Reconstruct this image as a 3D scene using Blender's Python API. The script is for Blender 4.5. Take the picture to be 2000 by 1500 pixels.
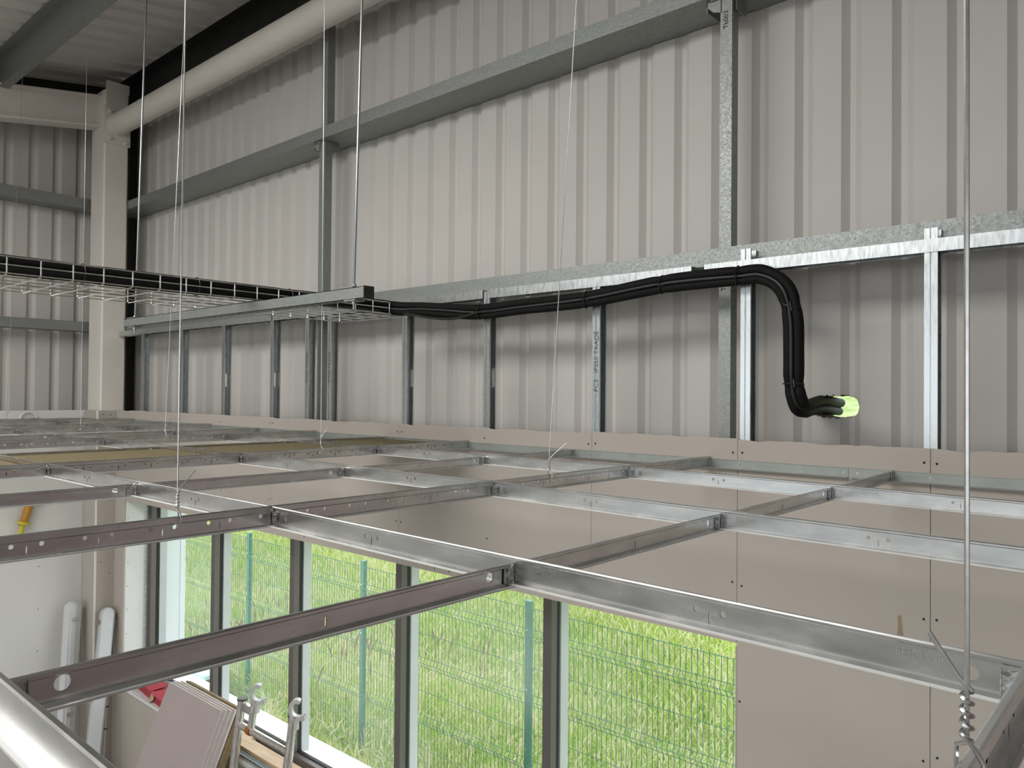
import bpy, math, random
import numpy as np
from mathutils import Vector, Matrix

S = bpy.context.scene
for o in list(bpy.data.objects):
    bpy.data.objects.remove(o)
COL = S.collection
R = random.Random(7)

# ------------------------------------------------------------------ camera
CAM = (0.09085, -2.50956, 2.94345)
YAW, PITCH, ROLL, FPX = 0.7264466, 0.0131146, 0.0090143, 1510.02
_fw = Vector((-math.sin(YAW)*math.cos(PITCH), math.cos(YAW)*math.cos(PITCH), math.sin(PITCH)))
_rt = Vector((math.cos(YAW), math.sin(YAW), 0))
_up = _rt.cross(_fw)
_r2 = _rt*math.cos(ROLL) + _up*math.sin(ROLL)
_u2 = _up*math.cos(ROLL) - _rt*math.sin(ROLL)
cd = bpy.data.cameras.new('camera')
cam = bpy.data.objects.new('camera', cd)
COL.objects.link(cam)
cd.sensor_fit = 'HORIZONTAL'
cd.sensor_width = 36.0
cd.lens = FPX/2000.0*36.0
cd.clip_start = 0.02
cd.clip_end = 300
m = Matrix.Identity(4)
for k in range(3):
    m[k][0] = _r2[k]; m[k][1] = _u2[k]; m[k][2] = -_fw[k]; m[k][3] = CAM[k]
cam.matrix_world = m
S.camera = cam

# ------------------------------------------------------------------ sky, light, exposure
W = bpy.data.worlds.new('overcast_sky')
S.world = W
W.use_nodes = True
wb = W.node_tree.nodes['Background']
wb.inputs[0].default_value = (0.93, 0.97, 1.0, 1)
wb.inputs[1].default_value = 2.0

ld = bpy.data.lights.new('rooflight_daylight', 'AREA')
ld.shape = 'RECTANGLE'
ld.size = 4.4
ld.size_y = 1.5
ld.energy = 112
ld.color = (1.0, 0.985, 0.96)
lo = bpy.data.objects.new('rooflight_daylight', ld)
COL.objects.link(lo)
lo.location = (-2.9, -3.3, 4.90)
lo.rotation_euler = (math.atan(0.16), 0, 0)

vs = S.view_settings
vs.view_transform = 'Standard'
vs.look = 'None'
vs.gamma = 1.0
vs.use_curve_mapping = False
vs.exposure = 0.55

# ------------------------------------------------------------------ materials
def _nt(name):
    mt = bpy.data.materials.new(name)
    mt.use_nodes = True
    nt = mt.node_tree
    b = nt.nodes['Principled BSDF']
    return mt, nt, b

def mat(name, col, rough=0.6, metal=0.0, var=0.0, scale=8.0, bump=0.0, bscale=60.0, stretch=(1, 1, 1), spec=0.5, col2=None, detail=3.0, rvar=0.0, coat=0.0):
    mt, nt, b = _nt(name)
    L = nt.links
    b.inputs['Roughness'].default_value = rough
    b.inputs['Metallic'].default_value = metal
    b.inputs['Specular IOR Level'].default_value = spec
    if coat:
        b.inputs['Coat Weight'].default_value = coat
    b.inputs['Base Color'].default_value = (*col, 1)
    if var or bump or col2 or rvar:
        tc = nt.nodes.new('ShaderNodeTexCoord')
        mp = nt.nodes.new('ShaderNodeMapping')
        mp.inputs['Scale'].default_value = stretch
        L.new(tc.outputs['Object'], mp.inputs['Vector'])
    if var or col2 or rvar:
        nz = nt.nodes.new('ShaderNodeTexNoise')
        nz.inputs['Scale'].default_value = scale
        nz.inputs['Detail'].default_value = detail
        L.new(mp.outputs[0], nz.inputs['Vector'])
    if var or col2:
        c2 = col2 if col2 else tuple(max(0, c*(1-var)) for c in col)
        cr = nt.nodes.new('ShaderNodeValToRGB')
        cr.color_ramp.elements[0].position = 0.35
        cr.color_ramp.elements[1].position = 0.65
        cr.color_ramp.elements[0].color = (*c2, 1)
        cr.color_ramp.elements[1].color = (*col, 1)
        L.new(nz.outputs['Fac'], cr.inputs[0])
        L.new(cr.outputs[0], b.inputs['Base Color'])
    if rvar:
        mr = nt.nodes.new('ShaderNodeMapRange')
        mr.inputs['From Min'].default_value = 0.3
        mr.inputs['From Max'].default_value = 0.7
        mr.inputs['To Min'].default_value = max(0.05, rough-rvar)
        mr.inputs['To Max'].default_value = rough+rvar
        L.new(nz.outputs['Fac'], mr.inputs['Value'])
        L.new(mr.outputs[0], b.inputs['Roughness'])
    if bump:
        n2 = nt.nodes.new('ShaderNodeTexNoise')
        n2.inputs['Scale'].default_value = bscale
        n2.inputs['Detail'].default_value = 4
        L.new(mp.outputs[0], n2.inputs['Vector'])
        bp = nt.nodes.new('ShaderNodeBump')
        bp.inputs['Strength'].default_value = bump
        bp.inputs['Distance'].default_value = 0.002
        L.new(n2.outputs['Fac'], bp.inputs['Height'])
        L.new(bp.outputs[0], b.inputs['Normal'])
    return mt

def mat_spangle(name, c1, c2, rough, scale, bump=0.15):
    mt, nt, b = _nt(name)
    L = nt.links
    b.inputs['Metallic'].default_value = 0.75
    tc = nt.nodes.new('ShaderNodeTexCoord')
    nz = nt.nodes.new('ShaderNodeTexNoise'); nz.inputs['Scale'].default_value = scale*0.6
    mx = nt.nodes.new('ShaderNodeVectorMath'); mx.operation = 'MULTIPLY_ADD'
    mx.inputs[1].default_value = (0.012, 0.012, 0.012)
    L.new(tc.outputs['Object'], nz.inputs['Vector'])
    L.new(nz.outputs['Color'], mx.inputs[0]); L.new(tc.outputs['Object'], mx.inputs[2])
    vo = nt.nodes.new('ShaderNodeTexVoronoi'); vo.inputs['Scale'].default_value = scale
    L.new(mx.outputs[0], vo.inputs['Vector'])
    sp = nt.nodes.new('ShaderNodeSeparateColor'); L.new(vo.outputs['Color'], sp.inputs[0])
    cr = nt.nodes.new('ShaderNodeMix'); cr.data_type = 'RGBA'
    cr.inputs[6].default_value = (*c1, 1); cr.inputs[7].default_value = (*c2, 1)
    L.new(sp.outputs[0], cr.inputs[0]); L.new(cr.outputs[2], b.inputs['Base Color'])
    mr = nt.nodes.new('ShaderNodeMapRange')
    mr.inputs['To Min'].default_value = rough-0.07; mr.inputs['To Max'].default_value = rough+0.1
    L.new(sp.outputs[1], mr.inputs['Value']); L.new(mr.outputs[0], b.inputs['Roughness'])
    bp = nt.nodes.new('ShaderNodeBump'); bp.inputs['Strength'].default_value = bump; bp.inputs['Distance'].default_value = 0.001
    L.new(sp.outputs[2], bp.inputs['Height']); L.new(bp.outputs[0], b.inputs['Normal'])
    return mt

M = {}
M['clad'] = mat('cladding_liner_white', (0.60, 0.575, 0.54), 0.55, 0, var=0.05, scale=2.0, bump=0.03, bscale=300)
M['roof'] = mat('roof_liner_white', (0.70, 0.67, 0.63), 0.5, 0, var=0.06, scale=2.0)
M['plaster'] = mat('plasterboard_ivory_paper', (0.485, 0.435, 0.385), 0.85, 0, var=0.05, scale=1.6, bump=0.06, bscale=400)
M['plaster_white'] = mat('plasterboard_white_skim', (0.70, 0.69, 0.665), 0.8, 0, var=0.03, scale=3)
M['plaster_core'] = mat('gypsum_core', (0.80, 0.78, 0.74), 0.9, 0, var=0.1, scale=40)
M['plaster_pink'] = mat('plasterboard_pink_paper', (0.58, 0.465, 0.45), 0.85, 0, var=0.03, scale=3)
M['sheet'] = mat('grey_pink_sheet_face', (0.42, 0.355, 0.345), 0.85, 0, var=0.03, scale=3)
M['galv'] = mat('galvanised_tee_steel', (0.70, 0.695, 0.68), 0.26, 1.0, scale=38.0, col2=(0.57, 0.575, 0.57), rvar=0.03, detail=4, stretch=(0.35, 1, 1.2))
M['flange'] = mat('white_painted_tee_cap', (0.72, 0.72, 0.70), 0.4, 0.0, var=0.06, scale=30.0)
M['galv_dark'] = mat('galvanised_crimped_clip', (0.60, 0.60, 0.60), 0.32, 1.0, scale=90, col2=(0.32, 0.33, 0.33), rvar=0.1, bump=0.4, bscale=250)
M['galv_angle'] = mat('galvanised_wall_angle', (0.40, 0.43, 0.40), 0.5, 0.6, var=0.12, scale=20)
M['girt'] = mat_spangle('galvanised_spangled_rail', (0.27, 0.285, 0.275), (0.35, 0.365, 0.35), 0.5, 170, 0.08)
M['stud'] = mat('galvanised_stud_steel', (0.64, 0.67, 0.68), 0.3, 1.0, scale=60, col2=(0.56, 0.59, 0.60), rvar=0.04, stretch=(2, 2, 0.4))
M['rod'] = mat('zinc_plated_rod', (0.42, 0.47, 0.49), 0.3, 1.0, var=0.2, scale=300)
M['wire'] = mat('hanger_wire_steel', (0.66, 0.66, 0.65), 0.3, 1.0, var=0.15, scale=90)
M['basket'] = mat('zinc_wire_basket', (0.72, 0.73, 0.73), 0.3, 1.0, var=0.1, scale=60)
M['cream'] = mat('cream_painted_steel', (0.78, 0.735, 0.67), 0.5, 0, var=0.04, scale=6, bump=0.05, bscale=200)
M['darksteel'] = mat('eaves_shade_steel', (0.035, 0.037, 0.037), 0.55, 0.3, var=0.4, scale=9)  # near-black base; on the eaves beam it stands in for shade
M['foam'] = mat('black_pipe_insulation', (0.006, 0.006, 0.006), 0.7, 0, var=0.4, scale=60, bump=0.3, bscale=160, spec=0.2)
M['cable'] = mat('black_pvc_cable', (0.02, 0.02, 0.021), 0.38, 0, var=0.2, scale=50)
M['tie'] = mat('black_nylon_tie', (0.01, 0.01, 0.01), 0.45, 0, var=0.2, scale=50)
M['tile'] = mat('mineral_wool_tile_back', (0.215, 0.175, 0.09), 0.95, 0, col2=(0.155, 0.125, 0.062), scale=60, stretch=(0.25, 3, 1), bump=0.5, bscale=150)
M['frame'] = mat('grey_aluminium_frame', (0.135, 0.12, 0.11), 0.42, 0.1, var=0.06, scale=8)
M['gasket'] = mat('black_rubber_gasket', (0.012, 0.012, 0.013), 0.6, 0, var=0.2, scale=30)
M['capout'] = mat('outer_frame_cap_skylit', (0.42, 0.44, 0.45), 0.45, 0.1, var=0.05, scale=8)  # frame grey lightened to stand for sky light on the outer side
M['white'] = mat('white_window_board', (0.78, 0.79, 0.79), 0.5, 0, var=0.04, scale=5)
M['outwall'] = mat('pale_blue_outer_panel', (0.62, 0.67, 0.70), 0.5, 0, var=0.03, scale=3)
M['cill'] = mat('white_outer_cill', (0.80, 0.82, 0.82), 0.4, 0, var=0.05, scale=14)
M['floor'] = mat('concrete_floor', (0.42, 0.41, 0.39), 0.8, 0, var=0.15, scale=2.5, bump=0.2, bscale=40)
M['screw'] = mat('black_drywall_screw', (0.02, 0.02, 0.02), 0.5, 0.4, var=0.2, scale=100)
M['screw_bright'] = mat('zinc_screw_head', (0.75, 0.74, 0.70), 0.35, 0.9, var=0.2, scale=100)
M['fence'] = mat('green_coated_steel', (0.035, 0.165, 0.12), 0.45, 0.0, var=0.15, scale=5)
M['soil'] = mat('grassy_soil', (0.33, 0.40, 0.19), 0.95, 0, col2=(0.18, 0.27, 0.07), scale=3, bump=0.5, bscale=30)
M['alu'] = mat('scaffold_aluminium', (0.72, 0.69, 0.66), 0.3, 1.0, scale=40, col2=(0.55, 0.52, 0.50), rvar=0.08, stretch=(3, 3, 0.4))
M['claw'] = mat('cast_aluminium_claw', (0.62, 0.61, 0.60), 0.5, 0.5, var=0.1, scale=30)
M['orange'] = mat('orange_clip_plastic', (0.45, 0.10, 0.02), 0.5, 0, var=0.2, scale=60)
M['pine'] = mat('pale_pine_timber', (0.72, 0.55, 0.36), 0.6, 0, col2=(0.60, 0.42, 0.25), scale=12, stretch=(0.4, 6, 6))
M['ply'] = mat('brown_board_edge', (0.25, 0.18, 0.10), 0.85, 0, col2=(0.17, 0.12, 0.06), scale=20, stretch=(1, 6, 1))
M['red'] = mat('red_cardboard', (0.40, 0.035, 0.05), 0.65, 0, var=0.15, scale=10)
M['card'] = mat('torn_card_inside', (0.55, 0.45, 0.27), 0.9, 0, var=0.2, scale=30)
M['yellow'] = mat('yellow_plastic', (0.62, 0.50, 0.02), 0.45, 0, var=0.1, scale=30)
M['amber'] = mat('amber_plastic', (0.52, 0.24, 0.02), 0.45, 0, var=0.15, scale=40)
M['blackplastic'] = mat('black_plastic', (0.02, 0.02, 0.02), 0.45, 0, var=0.2, scale=30)
M['batten'] = mat('pale_grey_batten_body', (0.50, 0.50, 0.48), 0.45, 0, var=0.05, scale=10)
M['diffuser'] = mat('opal_batten_diffuser', (0.66, 0.68, 0.69), 0.28, 0, var=0.04, scale=10, coat=0.4)
M['chrome'] = mat('steel_clip', (0.75, 0.75, 0.74), 0.2, 1.0, var=0.1, scale=50)
M['whitecable'] = mat('white_flex', (0.70, 0.68, 0.64), 0.5, 0, var=0.1, scale=40)
M['bead'] = mat('galvanised_bead', (0.62, 0.64, 0.62), 0.45, 0.8, var=0.3, scale=80, bump=0.5, bscale=120)
M['mark'] = mat('black_marker_ink', (0.012, 0.012, 0.014), 0.7, 0, var=0.1, scale=50)
M['stamp'] = mat('grey_stamped_ink', (0.10, 0.11, 0.12), 0.6, 0.0, var=0.2, scale=80)
M['emboss'] = mat('embossed_steel_lettering', (0.50, 0.505, 0.505), 0.4, 1.0, var=0.1, scale=80)
M['pinkwall'] = mat('pink_partition_board', (0.50, 0.35, 0.34), 0.85, 0, var=0.05, scale=2)
M['insul'] = mat('brown_foam_core', (0.20, 0.12, 0.06), 0.9, 0, var=0.5, scale=30, bump=0.6, bscale=80)
M['stain'] = mat('brown_glue_stain', (0.33, 0.25, 0.16), 0.7, 0, var=0.15, scale=30)
M['concrete'] = mat('concrete_block', (0.40, 0.42, 0.42), 0.9, 0, var=0.2, scale=6, bump=0.3, bscale=40)
M['teal'] = mat('teal_plastic_box', (0.03, 0.15, 0.13), 0.5, 0, var=0.15, scale=8)
M['cyan'] = mat('pale_cyan_lid', (0.45, 0.72, 0.74), 0.4, 0, var=0.1, scale=20)
M['roofgrp'] = mat('translucent_rooflight_sheet', (0.75, 0.76, 0.74), 0.6, 0, var=0.03, scale=3)

def mat_glass():
    mt, nt, b = _nt('window_glass_dusty')
    L = nt.links
    out = nt.nodes['Material Output']
    nt.nodes.remove(b)
    tr = nt.nodes.new('ShaderNodeBsdfTransparent'); tr.inputs[0].default_value = (0.97, 0.985, 0.98, 1)
    gl = nt.nodes.new('ShaderNodeBsdfGlossy'); gl.inputs['Roughness'].default_value = 0.0
    fr = nt.nodes.new('ShaderNodeFresnel'); fr.inputs['IOR'].default_value = 1.35
    mx = nt.nodes.new('ShaderNodeMixShader')
    L.new(fr.outputs[0], mx.inputs[0]); L.new(tr.outputs[0], mx.inputs[1]); L.new(gl.outputs[0], mx.inputs[2])
    tl = nt.nodes.new('ShaderNodeBsdfTranslucent'); tl.inputs[0].default_value = (0.9, 0.93, 0.92, 1)
    tc = nt.nodes.new('ShaderNodeTexCoord')
    nz = nt.nodes.new('ShaderNodeTexNoise'); nz.inputs['Scale'].default_value = 1.6; nz.inputs['Detail'].default_value = 5
    L.new(tc.outputs['Object'], nz.inputs['Vector'])
    mr = nt.nodes.new('ShaderNodeMapRange')
    mr.inputs['From Min'].default_value = 0.40; mr.inputs['From Max'].default_value = 0.75
    mr.inputs['To Min'].default_value = 0.02; mr.inputs['To Max'].default_value = 0.13
    L.new(nz.outputs['Fac'], mr.inputs['Value'])
    m2 = nt.nodes.new('ShaderNodeMixShader')
    L.new(mr.outputs[0], m2.inputs[0]); L.new(mx.outputs[0], m2.inputs[1]); L.new(tl.outputs[0], m2.inputs[2])
    L.new(m2.outputs[0], out.inputs[0])
    return mt
M['glass'] = mat_glass()

def mat_blade(name, ramp, rough=0.55):
    mt, nt, b = _nt(name)
    L = nt.links
    at = nt.nodes.new('ShaderNodeAttribute'); at.attribute_name = 'tint'
    cr = nt.nodes.new('ShaderNodeValToRGB')
    e = cr.color_ramp.elements
    e[0].position = 0; e[0].color = (*ramp[0], 1)
    e[1].position = 1; e[1].color = (*ramp[-1], 1)
    for k, c in enumerate(ramp[1:-1]):
        n = e.new((k+1)/(len(ramp)-1)); n.color = (*c, 1)
    L.new(at.outputs['Fac'], cr.inputs[0])
    L.new(cr.outputs[0], b.inputs['Base Color'])
    b.inputs['Roughness'].default_value = rough
    tl = nt.nodes.new('ShaderNodeBsdfTranslucent')
    L.new(cr.outputs[0], tl.inputs[0])
    mx = nt.nodes.new('ShaderNodeMixShader'); mx.inputs[0].default_value = 0.5
    out = nt.nodes['Material Output']
    L.new(b.outputs[0], mx.inputs[1]); L.new(tl.outputs[0], mx.inputs[2]); L.new(mx.outputs[0], out.inputs[0])
    return mt
M['grass'] = mat_blade('meadow_grass_blades', [(0.20, 0.38, 0.06), (0.42, 0.62, 0.11), (0.60, 0.74, 0.18), (0.78, 0.80, 0.34)])
M['seed'] = mat_blade('grass_seed_heads', [(0.46, 0.46, 0.22), (0.62, 0.58, 0.36), (0.72, 0.68, 0.46)])
M['dock'] = mat_blade('rusty_dock_stalks', [(0.16, 0.09, 0.06), (0.26, 0.15, 0.09)])

# ------------------------------------------------------------------ mesh helpers
class MB:
    def __init__(s):
        s.v = []; s.f = []; s.mi = []; s.cur = 0
    def face(s, ids):
        s.f.append(ids); s.mi.append(s.cur)
    def quad(s, a, b, c, d):
        n = len(s.v); s.v += [tuple(a), tuple(b), tuple(c), tuple(d)]; s.face((n, n+1, n+2, n+3))
    def box(s, x0, x1, y0, y1, z0, z1, T=None):
        n = len(s.v)
        P = [(x0, y0, z0), (x1, y0, z0), (x1, y1, z0), (x0, y1, z0), (x0, y0, z1), (x1, y0, z1), (x1, y1, z1), (x0, y1, z1)]
        if T: P = [tuple(T @ Vector(p)) for p in P]
        s.v += P
        for q in ((0, 3, 2, 1), (4, 5, 6, 7), (0, 1, 5, 4), (1, 2, 6, 5), (2, 3, 7, 6), (3, 0, 4, 7)):
            s.face(tuple(n+k for k in q))
        return s
    def bevbox(s, x0, x1, y0, y1, z0, z1, b, T=None):
        # prism along z with chamfered vertical edges
        pts = [(x0+b, y0), (x1-b, y0), (x1, y0+b), (x1, y1-b), (x1-b, y1), (x0+b, y1), (x0, y1-b), (x0, y0+b)]
        s.prism(pts, z0, z1, T)
        return s
    def prism(s, pts, z0, z1, T=None, cap=True):
        n = len(s.v); k = len(pts)
        P = [(p[0], p[1], z0) for p in pts] + [(p[0], p[1], z1) for p in pts]
        if T: P = [tuple(T @ Vector(p)) for p in P]
        s.v += P
        for a in range(k):
            b = (a+1) % k
            s.face((n+a, n+b, n+k+b, n+k+a))
        if cap:
            s.face(tuple(n+k-1-a for a in range(k)))
            s.face(tuple(n+k+a for a in range(k)))
        return s
    def tube(s, path, r, seg=8, cap=True, rr=None):
        P = [Vector(p) for p in path]
        n0 = len(s.v)
        t = (P[1]-P[0]).normalized()
        a = Vector((0, 0, 1)) if abs(t.z) < 0.9 else Vector((1, 0, 0))
        u = t.cross(a).normalized(); w = t.cross(u).normalized()
        for i, p in enumerate(P):
            if i == 0: d = P[1]-P[0]
            elif i == len(P)-1: d = P[-1]-P[-2]
            else: d = P[i+1]-P[i-1]
            d.normalize()
            u = (u - d*u.dot(d)).normalized(); w = d.cross(u)
            ri = rr[i] if rr else r
            for k in range(seg):
                an = 2*math.pi*k/seg
                s.v.append(tuple(p + (u*math.cos(an)+w*math.sin(an))*ri))
        for i in range(len(P)-1):
            for k in range(seg):
                a0 = n0+i*seg+k; a1 = n0+i*seg+(k+1) % seg
                s.face((a0, a1, a1+seg, a0+seg))
        if cap:
            s.face(tuple(n0+seg-1-k for k in range(seg)))
            e = n0+(len(P)-1)*seg
            s.face(tuple(e+k for k in range(seg)))
        return s
    def disc(s, c, nrm, r, h=0.002, seg=10):
        c = Vector(c); nrm = Vector(nrm).normalized()
        s.tube([c, c+nrm*h], r, seg)
        return s

def build(name, mb, mt, parent=None, origin=None, smooth=False, label=None, cat=None, group=None, kind=None):
    root = origin
    if parent is not None:
        root = Vector(parent['_o'])
    if root is None: root = Vector((0, 0, 0))
    root = Vector(root)
    me = bpy.data.meshes.new(name)
    me.from_pydata([tuple(Vector(v)-root) for v in mb.v], [], mb.f)
    mats = mt if isinstance(mt, (list, tuple)) else [mt]
    for k in mats: me.materials.append(M[k])
    if len(mats) > 1: me.polygons.foreach_set('material_index', mb.mi)
    if smooth:
        me.polygons.foreach_set('use_smooth', [True]*len(me.polygons))
        try: me.set_sharp_from_angle(angle=math.radians(40))
        except Exception: pass
    me.update()
    o = bpy.data.objects.new(name, me)
    COL.objects.link(o)
    if parent is not None:
        o.parent = parent
    else:
        o.location = root
    o['_o'] = tuple(root)
    tag(o, label, cat, group, kind)
    return o

def tag(o, label=None, cat=None, group=None, kind=None):
    if label: o['label'] = label
    if cat: o['category'] = cat
    if group: o['group'] = group
    if kind: o['kind'] = kind
    return o

def empty(name, loc, label=None, cat=None, group=None, kind=None):
    o = bpy.data.objects.new(name, None)
    o.empty_display_size = 0.05
    COL.objects.link(o)
    o.location = loc
    o['_o'] = tuple(loc)
    return tag(o, label, cat, group, kind)

def text_part(name, body, size, Mx, mt, parent, ext=0.0002):
    cu = bpy.data.curves.new(name, 'FONT')
    cu.body = body; cu.size = size; cu.extrude = ext; cu.resolution_u = 3
    t = bpy.data.objects.new(name+'_tmp', cu)
    COL.objects.link(t)
    dg = bpy.context.evaluated_depsgraph_get()
    me = bpy.data.meshes.new_from_object(t.evaluated_get(dg))
    bpy.data.objects.remove(t)
    me.transform(Mx)
    root = Vector(parent['_o'])
    me.transform(Matrix.Translation(-root))
    me.materials.clear(); me.materials.append(M[mt])
    o = bpy.data.objects.new(name, me)
    COL.objects.link(o)
    o.parent = parent
    o['_o'] = tuple(root)
    return o

def frame(o, x, y):
    # matrix whose local x,y axes are the given world vectors
    x = Vector(x).normalized(); y = Vector(y).normalized(); z = x.cross(y)
    mm = Matrix.Identity(4)
    for k in range(3):
        mm[k][0] = x[k]; mm[k][1] = y[k]; mm[k][2] = z[k]; mm[k][3] = o[k]
    return mm

def pj(p):
    d = Vector(p)-Vector(CAM); z = d.dot(_fw)
    if z <= 0.05: return None
    return (1000+FPX*d.dot(_r2)/z, 750-FPX*d.dot(_u2)/z)
def inframe(ps, pad=0):
    for p in ps:
        q = pj(p)
        if q and -pad <= q[0] <= 2000+pad and -pad <= q[1] <= 1500+pad: return True
    return False

ORD = ['first', 'second', 'third', 'fourth', 'fifth', 'sixth', 'seventh', 'eighth', 'ninth', 'tenth', 'eleventh', 'twelfth', 'thirteenth', 'fourteenth']

# key planes ---------------------------------------------------------------
XE = -6.612       # end wall board face
XB = -6.348       # boxed column, +X face
YB = -0.141       # boxed column, front face
YC = 0.272        # inner face of the wall cladding
XC = -6.88        # inner face of the end wall cladding
ZG = 2.695        # underside of the ceiling grid
WX0, WX1, WZ0, WZ1 = -6.16, -1.097, 0.66, 2.096
def zroof(y): return 5.512+0.16*y

# ================================================================== STRUCTURE
fl = empty('floor', (0, 0, 0), kind='structure')
b = MB(); b.box(-7.0, 8.0, -10.0, 0.45, -0.25, 0.0)
build('slab', b, 'floor', fl)

# --- long wall: plasterboards with open joints
wall = empty('wall_back', (0, 0, 0), kind='structure')
TOP = 2.791
seams = [XB, -5.27, -4.065, -2.885, -1.712]
def board(x0, x1, z0, z1, ragged=False, name='plasterboard', mt='plaster'):
    b = MB(); g = 0.0012
    x0 += g; x1 -= g
    if ragged:
        n = max(6, int((x1-x0)/0.035)); pts = []
        for k in range(n+1):
            x = x0+(x1-x0)*k/n
            d = 0.0
            if 0 < k < n and R.random() < 0.55: d = R.uniform(-0.006, 0.002)
            pts.append((x, z1+d))
        # front face strip + back + top + ends, joined as column quads
        for k in range(n):
            (xa, za), (xb, zb) = pts[k], pts[k+1]
            b.cur = 0
            b.quad((xa, 0, z0), (xb, 0, z0), (xb, 0, zb), (xa, 0, za))
            b.quad((xb, .0125, z0), (xa, .0125, z0), (xa, .0125, za), (xb, .0125, zb))
            b.cur = 1
            b.quad((xa, 0, za), (xb, 0, zb), (xb, .0125, zb), (xa, .0125, za))
        b.quad((x0, 0, z0), (x0, 0, z1), (x0, .0125, z1), (x0, .0125, z0))
        b.quad((x1, 0, z0), (x1, .0125, z0), (x1, .0125, z1), (x1, 0, z1))
        return build(name, b, ['plaster', 'plaster_core'], wall)
    b.box(x0, x1, 0, .0125, z0, z1)
    return build(name, b, mt, wall)

xs = seams + [WX1]
for k in range(len(xs)-1):
    board(xs[k], xs[k+1], WZ1, TOP+(0.006 if xs[k] > -1.8 else 0.0), ragged=True)
board(WX1, -0.497, 0.0, TOP+0.003, ragged=True)
board(-0.497, 0.70, 0.0, TOP+0.004, ragged=True)
board(0.70, 1.90, 0.0, TOP+0.002, mt='plaster_pink')  # out-of-view boards, pink chosen to tint the tees' reflections
board(1.90, 3.10, 0.0, TOP+0.002, mt='plaster_pink'); board(3.10, 4.30, 0.0, TOP+0.002, mt='plaster_pink'); board(4.30, 5.50, 0.0, TOP+0.002, mt='plaster_pink'); board(5.50, 6.70, 0.0, TOP+0.002, mt='plaster_pink'); board(6.70, 7.40, 0.0, TOP+0.002, mt='plaster_pink')
board(XB, WX0, 0.0, WZ1)
for a, c in ((WX0, -5.27), (-5.27, -4.065), (-4.065, -2.885), (-2.885, -1.712), (-1.712, WX1)):
    board(a, c, 0.0, WZ0-0.02)
# screw heads in pairs beside the joints
def screws(pts, mt='screw', r=0.0038):
    for (x, z) in pts:
        b = MB(); b.disc((x, 0.0003, z), (0, -1, 0), r, 0.0012, 8)
        build('screw', b, mt, wall)
sp = []
for s in (-5.27, -4.065, -2.885, -1.712, WX1, -0.497):
    for z in (2.752, 2.30):
        sp += [(s-0.017, z+R.uniform(-.006, .006)), (s+0.017, z+R.uniform(-.006, .006))]
for x in (-4.68, -3.5, -2.30): sp += [(x, 2.745), (x+.02, 2.30)]
for k in range(22): sp.append((-5.9+k*0.222+R.uniform(-.03, .03), 2.128+R.uniform(-.004, .012)))
for z in (1.9, 1.62, 1.35): sp += [(WX1+0.012, z), (-0.515, z-.02), (-0.478, z)]
screws(sp)
# brown glue runs on the boards
b = MB()
pts = [(-0.585, 2.292), (-0.575, 2.292), (-0.572, 2.25), (-0.565, 2.215), (-0.567, 2.13), (-0.592, 2.13), (-0.59, 2.21), (-0.584, 2.25)]
n = len(b.v); b.v += [(x, -0.0006, z) for x, z in pts]; b.face(tuple(range(n, n+len(pts))))
b.v += [(x, 0.0002, z) for x, z in pts]
build('glue_stain', b, 'stain', wall)
for (x, z, w, h) in ((-2.62, 2.135, .010, .03), (-2.52, 2.125, .016, .018)):
    b = MB(); b.prism([(x+w*math.cos(a*.7854)*.6, z+h*math.sin(a*.7854)) for a in range(8)], 0, .0004, Matrix(((1, 0, 0, 0), (0, 0, -1, 0.0002), (0, 1, 0, 0), (0, 0, 0, 1))))
    build('glue_stain', b, 'stain', wall)

# outer skin of the long wall, with window opening and the torn cable hole
YO = 0.45
b = MB()
b.box(-7.05, WX0, YO, YO+.04, -1.6, 5.5)
b.box(WX0, WX1, YO, YO+.04, -1.6, WZ0-.02)
b.box(WX0, WX1, YO, YO+.04, WZ1+.02, 2.80)
b.box(WX1, 8.0, YO, YO+.04, -1.6, 2.80)
b.box(WX0, -1.02, YO, YO+.04, 2.80, 5.5)
b.box(-1.02, -0.70, YO, YO+.04, 3.02, 5.5)
b.box(-0.70, 8.0, YO, YO+.04, 2.80, 5.5)
build('outer_skin', b, 'outwall', wall)

# window reveal linings that belong to the wall build-up
b = MB()
b.box(WX0, WX1, 0.0127, 0.45, WZ1, WZ1+.012)
build('head_lining', b, 'plaster', wall)
b = MB(); b.box(WX0-.0125, WX0, 0.0127, 0.19, WZ0, WZ1)
build('jamb_lining', b, 'white', wall)
b = MB(); b.box(WX1, WX1+.0125, 0.0127, 0.19, WZ0, WZ1)
build('jamb_lining', b, 'plaster', wall)
b = MB(); b.box(WX0-.03, WX0-.005, 0.19, 0.49, WZ0-.05, WZ1+.05)
build('outer_jamb', b, 'outwall', wall)
b = MB(); b.box(WX1+.005, WX1+.03, 0.19, 0.49, WZ0-.05, WZ1+.05)
build('outer_jamb', b, 'outwall', wall)
b = MB(); b.box(WX0-.002, WX0+.003, 0.155, 0.19, WZ0, WZ1)
build('edge_bead', b, 'bead', wall)
b = MB(); b.box(WX1-.004, WX1+.002, -0.0015, 0.012, WZ0, WZ1-.012)
build('edge_bead', b, 'plaster', wall)
for z in (1.95, 1.78, 1.6, 1.42, 1.24, 1.05):
    b = MB(); b.disc((WX0+.0002, .03+R.uniform(-.004, .004), z), (1, 0, 0), .0035, .001, 8)
    build('screw', b, 'screw', wall)

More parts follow.
